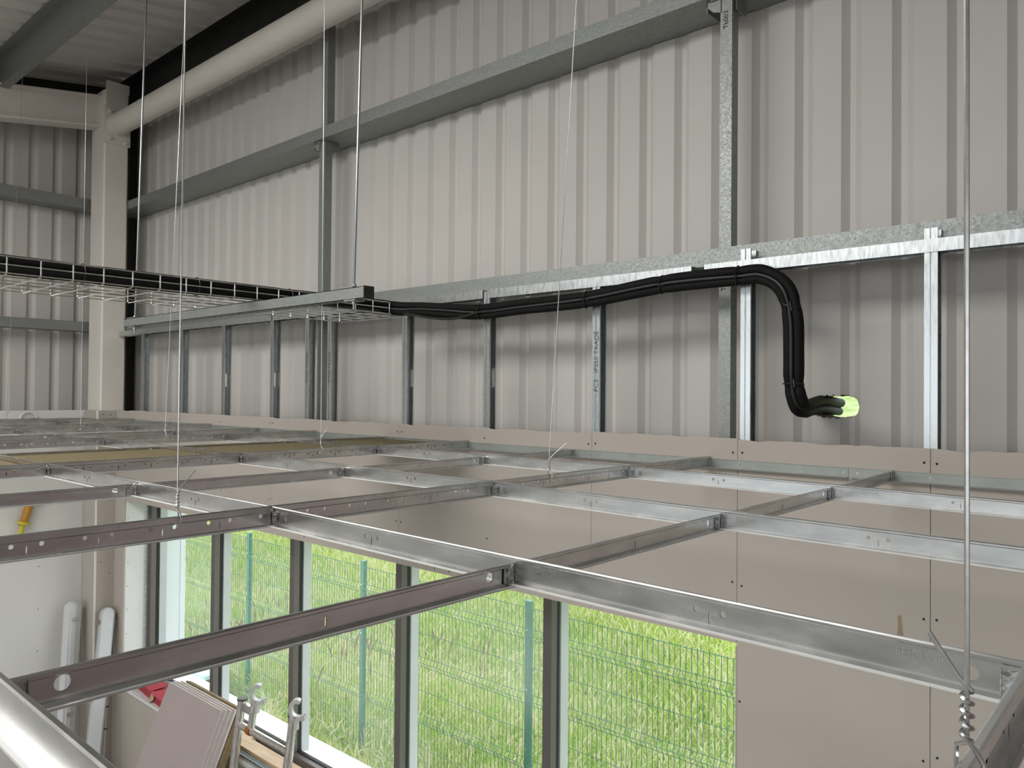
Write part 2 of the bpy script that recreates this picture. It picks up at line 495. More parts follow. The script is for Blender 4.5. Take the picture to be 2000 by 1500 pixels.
# --- cladding of the long wall (trapezoid grooves, one sheet per metre)
clad = empty('wall_cladding_back', (0, 0, 0), kind='structure')
HC, HZ, HA, HB = -0.868, 2.910, 0.085, 0.039     # torn hole: centre and half sizes
P0 = 0.1655
def hole_half(x):
    t = 1-((x-HC)/HA)**4
    return HB*max(0.0, t)**0.5 if t > 0 else 0.0
def profile(x):   # depth behind the inner face
    u = (x+0.846) % P0
    if u < .0245: return .021*u/.0245
    if u < .0425: return .021
    if u < .067: return .021*(.067-u)/.0245
    return 0.0
def clad_sheet(x0, x1):
    br = set([x0, x1])
    k = math.floor((x0+.846)/P0)-1
    while -0.846+k*P0 < x1+P0:
        for d in (0, .0245, .0425, .067, .115, .122):
            x = -0.846+k*P0+d
            if x0 < x < x1: br.add(x)
        k += 1
    hole = x0 < HC < x1
    if hole:
        for q in range(29): br.add(HC-HA+2*HA*q/28)
    X = sorted(br); b = MB()
    def dep(x):
        u = (x+0.846) % P0
        return YC+profile(x)
    jit = {x: R.uniform(-.004, .004) for x in X}
    for a, c in zip(X[:-1], X[1:]):
        if c-a < 1e-5: continue
        ya, yc = dep(a+1e-6), dep(c-1e-6)
        za, zc = 5.50, 5.50
        if hole and HC-HA-1e-6 <= a and c <= HC+HA+1e-6:
            ha, hc = hole_half(a), hole_half(c)
            ja = jit[a] if ha > 0 else 0; jc = jit[c] if hc > 0 else 0
            b.quad((a, ya, 2.16), (c, yc, 2.16), (c, yc, HZ-hc+jc), (a, ya, HZ-ha+ja))
            b.quad((a, ya, HZ+ha+ja), (c, yc, HZ+hc+jc), (c, yc, zc), (a, ya, za))
        else:
            b.quad((a, ya, 2.16), (c, yc, 2.16), (c, yc, zc), (a, ya, za))
    return build('cladding_sheet', b, 'clad', clad)
e0 = -0.846+0.105
xx = e0+8*6*P0
edges = []
while xx > XC-0.2:
    edges.append(xx); xx -= 6*P0
edges.append(xx)
for c, a in zip(edges[:-1], edges[1:]): clad_sheet(max(a, XC-.02), c)
# brown core lining of the torn hole
b = MB()
n = 36
for k in range(n):
    def rim(t, y, s):
        x = HC+HA*math.cos(t)*s
        sg = 1 if math.sin(t) >= 0 else -1
        return (x, y, HZ+sg*hole_half(HC+HA*math.cos(t))*s)
    t0, t1 = 2*math.pi*k/n, 2*math.pi*(k+1)/n
    s0 = 1.0+0.10*math.sin(7*t0); s1 = 1.0+0.10*math.sin(7*t1)
    b.quad(rim(t0, YC+.024, 1.02), rim(t1, YC+.024, 1.02), rim(t1, .36, s1), rim(t0, .36, s0))
    b.quad(rim(t0, .36, s0), rim(t1, .36, s1), rim(t1, YO+.04, 1.15), rim(t0, YO+.04, 1.15))
    b.quad(rim(t0, YC+.024, 1.0), rim(t0, YC+.024, 1.25), rim(t1, YC+.024, 1.25), rim(t1, YC+.024, 1.0))
build('torn_core', b, 'insul', clad)

# --- end wall
ew = empty('wall_left', (0, 0, 0), kind='structure')
ET = 2.785
for y0, y1, z0 in ((YB, YB-1.2, 0), (YB-1.2, YB-2.4, 0), (YB-2.4, YB-3.6, 0), (YB-3.6, YB-4.8, 0), (YB-4.8, YB-6.0, 0), (YB-6.0, YB-7.2, 0), (YB-7.2, -8.99, 0)):
    b = MB(); b.box(XE-.0125, XE, y1+.0012, y0-.0012, z0, ET)
    build('plasterboard', b, 'plaster_white', ew)
b = MB(); b.box(XE, XB, YB, YB+.0125, 0, ET); build('column_boxing', b, 'plaster', ew)
b = MB(); b.box(XB-.0125, XB, YB+.0126, -.0006, 0, ET); build('column_boxing', b, 'plaster', ew)
b = MB(); b.bevbox(XB-.012, XB+.0025, YB-.0025, YB+.012, 0, ET, .002); build('corner_bead', b, 'white', ew)
for (x, y, z) in ((XB, -.1, 2.755), (XB, -.04, 2.75), (XB, -.1, 2.35), (XB, -.03, 2.3), (XB, -.1, 1.6), (XB, -.03, 1.5)):
    b = MB(); b.disc((x, y, z), (1, 0, 0), .004, .0012, 8); build('screw', b, 'screw', ew)
for (y, z) in ((-.45, 1.25), (-.452, .93), (-.45, 1.58)):
    b = MB(); b.disc((XE, y, z), (1, 0, 0), .004, .0012, 8); build('screw', b, 'screw', ew)

ec = empty('wall_cladding_left', (0, 0, 0), kind='structure')
PE = 0.1735
def eprof(y):
    u = (-(y)-0.073) % PE
    w = PE/P0
    if u < .0245*w: return .021*u/(.0245*w)
    if u < .0425*w: return .021
    if u < .067*w: return .021*(.067*w-u)/(.0245*w)
    return 0.0
yy = 0.30
for s in range(9):
    y1 = yy-6*PE; br = set([yy, y1])
    k = -4
    while k < 60:
        for d in (0, .0245, .0425, .067):
            y = -(0.073+k*PE+d*PE/P0)
            if y1 < y < yy: br.add(y)
        k += 1
    Y = sorted(br); b = MB()
    for a, c in zip(Y[:-1], Y[1:]):
        xa, xc = XC-eprof(a+1e-6), XC-eprof(c-1e-6)
        b.quad((xa, a, 1.9), (xa, a, zroof(a)), (xc, c, zroof(c)), (xc, c, 1.9))
    build('cladding_sheet', b, 'clad', ec)
    yy = y1
b = MB(); b.box(XC-.16, XC-.06, -9.1, .49, -1.6, 5.6); build('outer_skin', b, 'outwall', ec)
b = MB(); b.quad((XC+.01, -6, zroof(-6)-.12), (XC+.01, .28, zroof(.28)-.12), (XC+.01, .28, zroof(.28)), (XC+.01, -6, zroof(-6)))
b.quad((XC+.01, -6, zroof(-6)-.12), (XC-.02, -6, zroof(-6)-.12), (XC-.02, .28, zroof(.28)-.12), (XC+.01, .28, zroof(.28)-.12))
build('gable_closer', b, 'darksteel', ec)

# --- roof: liner sheets with ribs running up the slope; a rooflight bay left clear
roof = empty('ceiling', (0, 0, 0), kind='structure')
def roof_sheet(x0, x1, y0, y1, mt='roof', nm='roof_sheet'):
    b = MB(); P = 0.2
    br = set([x0, x1]); k = math.floor(x0/P)-1
    while k*P < x1+P:
        for d in (0, .03, .05, .08):
            if x0 < k*P+d < x1: br.add(k*P+d)
        k += 1
    X = sorted(br)
    def up(x):
        u = x % P
        if u < .03: return .042*u/.03
        if u < .05: return .042
        if u < .08: return .042*(.08-u)/.03
        return 0
    for a, c in zip(X[:-1], X[1:]):
        ua, uc = up(a+1e-6), up(c-1e-6)
        b.quad((a, y0, zroof(y0)+ua), (a, y1, zroof(y1)+ua), (c, y1, zroof(y1)+uc), (c, y0, zroof(y0)+uc))
    return build(nm, b, mt, roof)
xa = -7.0
while xa < 8.0:
    xb = min(xa+1.0, 8.0)
    if -6.0 < xa+0.5 < 0.0:
        roof_sheet(xa, xb-.001, -2.2, .48); roof_sheet(xa, xb-.001, -10, -4.4)
        roof_sheet(xa, xb-.001, -4.4, -2.2, 'roofgrp', 'rooflight_sheet')
    else:
        roof_sheet(xa, xb-.001, -10, .48)
    xa = xb
b = MB(); b.quad((-7.1, -10, zroof(-10)+.12), (8, -10, zroof(-10)+.12), (8, .5, zroof(.5)+.12), (-7.1, .5, zroof(.5)+.12))
build('roof_outer', b, 'darksteel', roof)

# partition on the right, out of frame, of the same bare boards
wr = empty('wall_right', (0, 0, 0), kind='structure')
b = MB(); b.box(7.4, 7.5, -9.1, 0, 0, 5.6); build('partition', b, 'pinkwall', wr)

# unseen wall behind the camera, added to dim daylight; clear openings tuned for fill
wf = empty('wall_front', (0, 0, 0), kind='structure')
b = MB()
b.box(-7, 8, -9.1, -9.0, 3.9, 4.2); b.box(-7, 8, -9.1, -9.0, 0, 1.3)
for a, c in ((-7, -6.6), (-2.5, -2.1), (1.6, 2.2), (6, 8)): b.box(a, c, -9.1, -9.0, 1.3, 3.9)
build('boarding', b, 'plaster', wf)

# ================================================================== WINDOW
win = empty('window_1', (0, 0, 0), kind='structure')
F0, G0, G1, F1 = 0.19, 0.228, 0.252, 0.292     # inner face, gasket, glass, outer face
def mullion(x0, w):
    b = MB(); b.box(x0, x0+w, F0, G0, WZ0+.0, WZ1); mu = build('mullion', b, 'frame', win)
    b = MB(); b.box(x0+.004, x0+w-.004, G0, G1, WZ0+.02, WZ1); build('gasket', b, 'gasket', mu)
    b = MB(); b.box(x0-.002, x0+w+.002, G1+.006, F1+.02, WZ0+.02, WZ1); build('outer_cap', b, 'capout', mu)
mx = [WX0+.004, -5.142, -4.145, -3.128, -2.108, WX1-.052]
for k, x in enumerate(mx): mullion(x, 0.048)
b = MB(); b.box(WX0+.052, WX1-.052, F0, G0, WZ0, WZ0+.05); fr = build('bottom_rail', b, 'frame', win)
b = MB(); b.box(WX0+.052, WX1-.052, G0, G1, WZ0+.02, WZ0+.056); build('gasket', b, 'gasket', fr)
b = MB(); b.box(WX0+.052, WX1-.052, F0, G0, WZ1-.03, WZ1); fr = build('top_rail', b, 'frame', win)
b = MB(); b.box(WX0+.052, WX1-.052, G0, G1, WZ1-.034, WZ1); build('gasket', b, 'gasket', fr)
for k in range(5):
    b = MB(); b.quad((mx[k]+.03, G1, WZ0+.03), (mx[k+1]+.018, G1, WZ0+.03), (mx[k+1]+.018, G1, WZ1), (mx[k]+.03, G1, WZ1))
    build('pane', b, 'glass', win)
b = MB(); b.box(WX0, WX1, -0.012, F0, WZ0-.022, WZ0); build('window_sill', b, 'white', win)
b = MB()
b.quad((WX0, .26, .705), (WX1, .26, .705), (WX1, .475, .665), (WX0, .475, .665))
b.quad((WX0, .475, .665), (WX1, .475, .665), (WX1, .475, .615), (WX0, .475, .615))
b.quad((WX0, .26, .705), (WX0, .26, .60), (WX1, .26, .60), (WX1, .26, .705))
build('outer_cill', b, 'cill', win)

# ================================================================== OUTSIDE
def zground(x, y): return -1.42+0.04*max(0, y-3)+0.24*max(0, y-5.5)+0.03*math.sin(x*1.3+y)+0.02*math.sin(y*2.1)
gnd = MB()
NX, NY = 40, 30
for i in range(NX+1):
    for j in range(NY+1):
        x = -34+44*i/NX; y = 0.5+27*j/NY
        gnd.v.append((x, y, zground(x, y)))
for i in range(NX):
    for j in range(NY):
        a = i*(NY+1)+j
        gnd.face((a, a+NY+1, a+NY+2, a+1))
build('ground', gnd, 'soil', kind='structure')
b = MB(); b.box(-60, 60, -60, -10.0, -0.35, -0.3); build('ground_yard', b, 'concrete', kind='structure')

def blades(name, n, ymin, ymax, xfun, h0, h1, w, mt, label, cat, lean=0.35, head=False, seed=3, tintpow=1.0, clump=0):
    rg = np.random.default_rng(seed)
    y = ymin+(ymax-ymin)*rg.random(n)**0.8
    lo, hi = xfun(y)
    x = lo+(hi-lo)*rg.random(n)
    if clump:
        cxy = np.stack([lo[:clump]+(hi-lo)[:clump]*rg.random(clump), y[:clump]], 1)
        k = rg.integers(0, clump, n)
        x = cxy[k, 0]+rg.normal(0, .18, n); y = np.maximum(.62, cxy[k, 1]+rg.normal(0, .18, n))
    z = -1.42+0.04*np.maximum(0, y-3)+0.24*np.maximum(0, y-5.5)+0.03*np.sin(x*1.3+y)+0.02*np.sin(y*2.1)
    patch = 0.75+0.45*np.sin(x*0.9+1.3*np.sin(y*.8))*np.sin(y*1.1+.5)
    h = (h0+(h1-h0)*rg.random(n))*(0.75+0.35*patch)
    h = np.where((x > -11.2) & (x < -8.7) & (y > 1.0) & (y < 3.0), h*.3, h)
    an = rg.random(n)*2*np.pi; ln = lean*rg.random(n)*h
    dx, dy = np.cos(an), np.sin(an)
    wa = rg.random(n)*np.pi
    wx, wy = np.cos(wa)*w/2, np.sin(wa)*w/2*0.6
    V = np.zeros((n, 7, 3))
    if head:
        levels = [(0.0, .12), (.68, .16), (.84, 1.0)]
    else:
        levels = [(0.0, 1.0), (.45, .9), (.8, .55)]
    for q, (t, ww) in enumerate(levels):
        ox = x+dx*ln*t*t; oy = y+dy*ln*t*t; oz = z+h*t*(1-.12*t*lean)
        V[:, 2*q] = np.stack([ox-wx*ww, oy-wy*ww, oz], 1)
        V[:, 2*q+1] = np.stack([ox+wx*ww, oy+wy*ww, oz], 1)
    V[:, 6] = np.stack([x+dx*ln, y+dy*ln, z+h*(1-.2*lean)], 1)
    F = np.array([[0, 1, 3], [0, 3, 2], [2, 3, 5], [2, 5, 4], [4, 5, 6]])
    idx = (np.arange(n)[:, None, None]*7+F[None]).reshape(-1)
    me = bpy.data.meshes.new(name)
    me.vertices.add(n*7); me.vertices.foreach_set('co', V.reshape(-1))
    nt = n*5
    me.loops.add(nt*3); me.loops.foreach_set('vertex_index', idx)
    me.polygons.add(nt)
    me.polygons.foreach_set('loop_start', np.arange(nt)*3)
    me.polygons.foreach_set('loop_total', np.full(nt, 3))
    at = me.attributes.new('tint', 'FLOAT', 'POINT')
    tn = np.clip(rg.random(n)**tintpow*0.7+0.3*patch*0.6, 0, 1)
    at.data.foreach_set('value', np.repeat(tn, 7))
    me.materials.append(M[mt])
    me.update(); me.validate()
    o = bpy.data.objects.new(name, me); COL.objects.link(o)
    return tag(o, label, cat, kind='stuff')
def wedge(y): return (-1.0-2.6*(y+2.5)+1.2-0.0*y, -0.35*(y+2.5)+0.55)
def wed(y):
    return np.maximum(-2.35*(y+2.5)+1.0, -24), -0.50*(y+2.5)+0.55
blades('meadow_grass', 260000, 1.15, 10.5, wed, .20, .58, .013, 'grass', 'tall green meadow grass growing on both sides of the fence', 'grass', lean=1.0, seed=3)
blades('grass_seed_heads', 38000, 1.4, 10.5, wed, .38, .78, .020, 'seed', 'pale seed heads nodding above the green meadow grass', 'grass', lean=.7, head=True, seed=5)
blades('dock_stalks', 170, 3.3, 5.2, lambda y: (np.full_like(y, -12.5), np.full_like(y, -7.5)), .6, 1.0, .03, 'dock', 'rusty brown dock stalks standing in the grass behind the fence', 'weeds', lean=.3, head=True, seed=9, clump=40)

# green mesh fence
YF = 3.02
posts = [-12.08, -9.585, -7.075, -4.585, -2.08]
fence = empty('mesh_fence', (-7.075, YF, -1.42), 'green coated steel mesh fence with square posts in the meadow', 'fence')
ZT = 1.0
for x in posts:
    zb = zground(x, YF)-.05
    b = MB(); b.bevbox(x-.032, x+.032, YF-.022, YF+.028, zb, ZT+.012, .004)
    p = build('post', b, 'fence', fence)
    b = MB(); b.bevbox(x-.034, x+.034, YF-.024, YF+.03, ZT+.012, ZT+.02, .004); build('post_cap', b, 'fence', p)
    for z in (.75, .2, -.35, -.9):
        b = MB(); b.disc((x, YF-.022, z), (0, -1, 0), .008, .006, 6)
        build('clip_bolt', b, 'chrome', p)
def vee(z):
    # out of plane fold depth at height z
    for c in (0.72, 0.12, -0.48, -1.08):
        d = abs(z-c)
        if d < .05: return .03*(1-d/.05)
    return 0
for a, c in zip(posts[:-1], posts[1:]):
    b = MB(); x = a+.05
    zs = [ZT-.03, .77, .72, .67, .17, .12, .07, -.43, -.48, -.53, -1.03, -1.08, -1.13, -1.46]
    while x < c-.04:
        b.tube([(x, YF-.03-vee(z), z) for z in zs], .0036, 4, cap=False); x += .05
    for z in (.96, .77, .72, .67, .42, .17, .12, .07, -.18, -.43, -.48, -.53, -.78, -1.03, -1.08, -1.13):
        b.tube([(a+.03, YF-.03-vee(z)-.004, z), (c-.03, YF-.03-vee(z)-.004, z)], .0032, 4, cap=False)
    build('mesh_panel', b, 'fence', fence)
# box and concrete kerb by the fence
e = empty('utility_box', (-10.25, 2.72, -1.45), 'dark teal plastic box with pale lid beside the far fence post', 'box')
b = MB(); b.bevbox(-10.5, -10.02, 2.62, 2.9, -1.5, -.98, .03); build('body', b, 'teal', e)
b = MB(); b.bevbox(-10.52, -10.0, 2.6, 2.92, -.98, -.93, .03); build('lid', b, 'cyan', e)
for k in range(6): 
    b = MB(); b.box(-10.47+k*.075, -10.44+k*.075, 2.61, 2.624, -1.4, -1.05); build('rib', b, 'teal', e)
b = MB()
T = Matrix.Translation((-9.55, 2.25, -1.42)) @ Matrix.Rotation(math.radians(-14), 4, 'Z')
b.bevbox(-.55, .55, -.2, .2, -.1, .34, .03, T)
build('concrete_block', b, 'concrete', origin=(-9.55, 2.25, -1.42), label='grey concrete block lying in the grass in front of the fence', cat='block')

# ================================================================== STEELWORK
def zed(x0, x1, zw, ydep0, ydep1, up):
    # side rail: horizontal web at zw, inner lip pointing up, outer lip pointing down
    b = MB(); t = .0022
    b.box(x0, x1, ydep0, ydep1, zw, zw+t)
    b.box(x0, x1, ydep0, ydep0+t, zw+t, zw+up)
    b.box(x0, x1, ydep0+t, ydep0+.014, zw+up-t, zw+up)
    b.box(x0, x1, ydep1-t, ydep1, zw-.0, zw+.004)
    return b
ZW1, ZW2 = 3.416, 4.404
build('side_rail', zed(-6.78, 4.0, ZW1, .066, YC-.001, .062), 'girt', origin=(-1.4, .15, ZW1), label='lower galvanised zed side rail above the studs on the long wall', cat='rail')
build('side_rail', zed(-6.78, 4.0, ZW2, .066, YC-.001, .066), 'girt', origin=(-1.4, .15, ZW2), label='upper galvanised zed side rail across the long wall cladding', cat='rail')
def zede(zw, up):
    b = MB(); t = .0022; x0, x1 = XE-.068, XC+.001
    b.box(x1, x0, -5, -.02, zw, zw+t)
    b.box(x0-t, x0, -5, -.02, zw+t, zw+up)
    b.box(x0-.014, x0-t, -5, -.02, zw+up-t, zw+up)
    return b
build('side_rail', zede(3.425, .075), 'girt', origin=(XE-.1, -2.5, 3.425), label='lower galvanised side rail on the end wall left of the column', cat='rail')
build('side_rail', zede(4.42, .085), 'girt', origin=(XE-.1, -2.5, 4.42), label='upper galvanised side rail on the end wall left of the column', cat='rail')

def post(x, w, z0, z1, lab, txt=None, z1b=None):
    o = empty('rail_strut', (x, .1, z0), lab, 'strut')
    y0 = .100
    b = MB(); t = .002
    b.box(x-w/2, x+w/2, y0, y0+t, z0, z1)
    b.box(x-w/2, x-w/2+t, y0+t, y0+.05, z0, z1)
    b.box(x+w/2-t, x+w/2, y0+t, y0+.05, z0, z1)
    build('channel', b, 'girt', o)
    return o
def bracket(x, zw, o):
    b = MB()
    b.prism([(x-.075, .095), (x-.055, .085), (x-.02, .085), (x+.03, .12), (x+.045, .17), (x+.02, .2), (x-.06, .2)], zw-.006, zw-.001)
    b.box(x-.075, x-.072, .095, .2, zw-.04, zw-.001)
    b.box(x+.027, x+.03, .12, .2, zw-.05, zw-.001)
    b.prism([(x-.075, zw-.001), (x-.075, zw-.02), (x-.05, zw-.045), (x-.02, zw-.055), (x-.02, zw-.001)], 0, .003, frame((0, .098, 0), (1, 0, 0), (0, 0, 1)))
    k = build('bracket', b, 'darksteel' if False else 'girt', o)
    for bx, by in ((x-.05, .15), (x+.01, .16)):
        b = MB(); b.disc((bx, by, zw-.006), (0, 0, -1), .011, .008, 6)
        build('bolt', b, 'rod', k)
p1 = post(-1.197, .046, 2.2, ZW1-.002, 'galvanised vertical strut between side rails behind the bent black pipes, lower length')
p2 = post(-1.197, .046, ZW1+.004, ZW2-.002, 'galvanised vertical strut with handwritten code running up to the upper side rail'); bracket(-1.197, ZW2, p2)
p3 = post(-3.722, .056, ZW1+.004, ZW2-.002, 'galvanised vertical strut above the basket tray, between the two side rails'); bracket(-3.722, ZW2, p3)
p4 = post(-3.722, .056, 2.2, ZW1-.002, 'galvanised vertical strut between the close pair of studs, lower length'); bracket(-3.722, ZW1, p4)
p5 = post(-3.70, .05, ZW2+.004, 5.45, 'galvanised vertical strut rising from upper side rail to the dark eaves beam')
text_part('handwriting', 'Tb003', .026, frame((-1.190, .0993, 4.285), (0, 0, 1), (-1, 0, 0)), 'mark', p2)
text_part('handwriting', 'Tb003', .026, frame((-1.194, .0993, 3.325), (0, 0, 1), (-1, 0, 0)), 'mark', p1)

# column, eaves tie tube, rafter, eaves beam, purlins
c = empty('steel_column', (-6.50, -.03, 0), 'cream painted steel corner column rising out of its boxing', 'column')
cy0, cy1, cx0, cx1 = -.118, .068, -6.62, -6.358
b = MB(); b.bevbox(cx0, cx1, cy0, cy1, 0, 5.325, .012); build('shaft', b, 'cream', c, smooth=False)
b = MB(); b.box(cx1-.016, cx1, cy0+.012, cy1, 5.325, 5.40); build('upper_flange', b, 'cream', c)
b = MB(); b.box(cx1, cx1+.014, cy0-.004, cy1+.006, 4.90, 5.20); pl = build('end_plate', b, 'cream', c)
for (y, z) in ((-.085, 5.155), (-.085, 4.94), (.035, 4.925), (.04, 5.165)):
    b = MB(); b.disc((cx1+.014, y, z), (1, 0, 0), .017, .014, 6); b.disc((cx1+.028, y, z), (1, 0, 0), .009, .012, 8)
    build('bolt', b, 'cream', pl)
b = MB(); b.tube([(cx1+.014, -.022, 5.058), (4.2, -.022, 5.058)], .0825, 32)
build('eaves_tie_tube', b, 'cream', origin=(-1, -.022, 5.058), smooth=True, label='cream painted round steel tube bolted to the column, below the roof', cat='tube')
# rafter along the gable
ra = MB(); sl = .16
def sb(x0, x1, y0, y1, za, zb):
    n = len(ra.v)
    def zz(y, z): return z+sl*y
    ra.v += [(x0, y0, zz(y0, za)), (x1, y0, zz(y0, za)), (x1, y1, zz(y1, za)), (x0, y1, zz(y1, za)), (x0, y0, zz(y0, zb)), (x1, y0, zz(y0, zb)), (x1, y1, zz(y1, zb)), (x0, y1, zz(y1, zb))]
    for q in ((0, 3, 2, 1), (4, 5, 6, 7), (0, 1, 5, 4), (1, 2, 6, 5), (2, 3, 7, 6), (3, 0, 4, 7)): ra.face(tuple(n+k for k in q))
sb(-6.515, -6.505, -6, cy0, 5.075, 5.305); sb(-6.58, -6.44, -6, cy0, 5.062, 5.076); sb(-6.58, -6.44, -6, cy0, 5.305, 5.315)
build('gable_rafter', ra, 'cream', origin=(-6.51, -3, 4.7), label='cream painted steel rafter running left from the corner column', cat='beam')
b = MB(); t = .006
b.box(-6.86, 4.2, .19, .19+t, 5.21, 5.535); b.box(-6.86, 4.2, .19, .268, 5.21, 5.216); b.box(-6.86, 4.2, .12, .19, 5.525, 5.53)
build('eaves_beam', b, 'darksteel', origin=(-1, .2, 5.3), label='steel eaves beam with shade painted in, under the roof edge above the cream tube', cat='beam')
b = MB(); b.bevbox(XC+.01, XC+.215, .20, .262, 1.9, 5.3, .004)  # near-black post filling the corner beside the column
build('corner_post', b, 'darksteel', origin=(XC+.1, .23, 1.9), label='dark steel corner post just right of the column', cat='post')
def purlin(y, lab):
    zb, zt = zroof(y)-.212, zroof(y-.06)-.003
    b = MB(); t = .003
    b.box(-6.85, 4.1, y, y+t, zb, zt); b.box(-6.85, 4.1, y+t, y+.062, zb, zb+t); b.box(-6.85, 4.1, y-.06, y, zt-t, zt)
    b.box(-6.85, 4.1, y+.059, y+.062, zb+t, zb+.018)
    return build('roof_purlin', b, 'girt', origin=(-1, y, zb), label=lab, cat='purlin')
purlin(-.80, 'galvanised zed purlin crossing the roof at top left above the rafter')

# ================================================================== STUDS AND HEAD TRACK
SX = [(-.5, 3.446, ''), (-1.077, 3.452, ''), (-1.705, 3.408, 'IPS50 TRADE'), (-2.307, 3.406, ''), (-2.87, 3.41, ''), (-3.505, 3.41, 'IPS50 TRADE'), (-3.722, 3.41, 'IPS50 TRADE'), (-4.092, 3.412, ''), (-4.68, 3.412, ''), (-5.275, 3.412, ''), (-5.914, 3.412, '')]
SLAB = ['bright galvanised stud furthest right, right of the hole with green light',
        'bright galvanised stud where the black pipes turn down',
        'galvanised stud stamped with lettering, tied to the middle of the black pipes',
        'galvanised stud left of the stamped one, tied to the black pipes',
        'galvanised stud at the end of the basket tray where the black pipes come out',
        'galvanised stud stamped with lettering, right one of the close pair under the tray',
        'galvanised stud stamped with lettering, left one of the close pair under the tray',
        'galvanised stud with a cut-out, just left of the close pair',
        'galvanised stud with a cut-out, third stud from the dark corner',
        'plain galvanised stud behind the long hanger wire, second from the dark corner',
        'galvanised stud nearest the corner column and dark corner post']
def stud_mesh(w, zt, cut):
    b = MB(); y0, y1, t, zb = .0128, .0628, .0014, 2.115
    # front flange with a shallow centre groove
    for (a, c, d) in ((-w/2, -.0026, 0), (-.0026, .0026, .0045), (.0026, w/2, 0)):
        b.box(a, c, y0+d, y0+d+t, zb, zt)
    b.box(-.0032, -.0026, y0+t, y0+.0045+t, zb, zt); b.box(.0026, .0032, y0+t, y0+.0045+t, zb, zt)
    b.box(-w/2, w/2, y1-t, y1, zb, zt)
    # web on the far side, open lipped side towards the room's right, with an optional service cut-out
    x0, x1 = -w/2, -w/2+t
    if cut:
        b.box(x0, x1, y0+t, y1-t, zb, 2.975); b.box(x0, x1, y0+t, y1-t, 3.06, zt)
        b.box(x0, x1, y0+t, y0+.013, 2.975, 3.06); b.box(x0, x1, y1-.013, y1-t, 2.975, 3.06)
    else:
        b.box(x0, x1, y0+t, y1-t, zb, zt)
    b.box(w/2-t, w/2, y0+t, y0+.008, zb, zt); b.box(w/2-t, w/2, y1-.008, y1-t, zb, zt)
    b.box(x1, x1+.004, y0+.020, y0+.023, zb, zt)
    return b
for k, (x, zt, tx) in enumerate(SX):
    st = empty('wall_stud', (x, .0378, 2.115), SLAB[k], 'stud', 'metal studs along the long wall')
    mb = stud_mesh(.036, zt, k in (3, 4, 7, 8)); mb.v = [(v[0]+x, v[1], v[2]) for v in mb.v]
    build('profile', mb, 'stud', st)
    if tx:
        text_part('stamped_lettering', tx, .030, frame((x+.012, .0124, 3.03 if k == 2 else 3.00), (0, 0, 1), (-1, 0, 0)), 'stamp', st, .0001)
        if k == 2:
            text_part('stamped_lettering', 'PC2', .030, frame((x+.012, .0124, 2.955), (0, 0, 1), (-1, 0, 0)), 'stamp', st, .0001)
TR = [(-6.34, -4.10, 'length of galvanised head track nearest the corner column'), (-4.08, -2.33, 'length of galvanised head track behind the basket tray end'), (-2.29, -1.283, 'length of galvanised head track ending at a gap left of the vertical strut'), (-1.232, .66, 'length of galvanised head track at the right, right of the gap'), ]
for x0, x1, lab in TR:
    b = MB(); y0, y1, t = .0095, .0650, .0012
    b.box(x0, x1, y0, y0+t, 3.374, 3.412); b.box(x0, x1, y0, y1, 3.412, 3.4132); b.box(x0, x1, y1-t, y1, 3.374, 3.412)
    build('head_track', b, 'stud', origin=((x0+x1)/2, .037, 3.374), label=lab, cat='track', group='head track lengths under the lower side rail')

# ================================================================== CEILING GRID
def web_cell(b, y, x0, x1, z0, z1, hole):
    """quad cell of a web at plane y; hole=(cx,cz,rx,rz) or None"""
    if hole is None:
        b.quad((x0, y, z0), (x1, y, z0), (x1, y, z1), (x0, y, z1)); return
    cx, cz, rx, rz = hole
    an = [2*math.pi*k/12 for k in range(12)] + [math.atan2(zz-cz, xx-cx) % (2*math.pi) for xx in (x0, x1) for zz in (z0, z1)]
    an = sorted(set(round(a, 6) for a in an))
    def outer(a):
        c, s = math.cos(a), math.sin(a)
        tx = ((x1-cx)/c if c > 1e-9 else ((x0-cx)/c if c < -1e-9 else 1e9))
        tz = ((z1-cz)/s if s > 1e-9 else ((z0-cz)/s if s < -1e-9 else 1e9))
        t = min(tx, tz); return (cx+c*t, y, cz+s*t)
    def inner(a): 
        c, s = math.cos(a), math.sin(a)
        q = 1/math.sqrt((c/rx)**2+(s/rz)**2)
        return (cx+c*q, y, cz+s*q)
    for a, c in zip(an, an[1:]+[an[0]+2*math.pi]):
        b.quad(inner(a), outer(a), outer(c), inner(c))
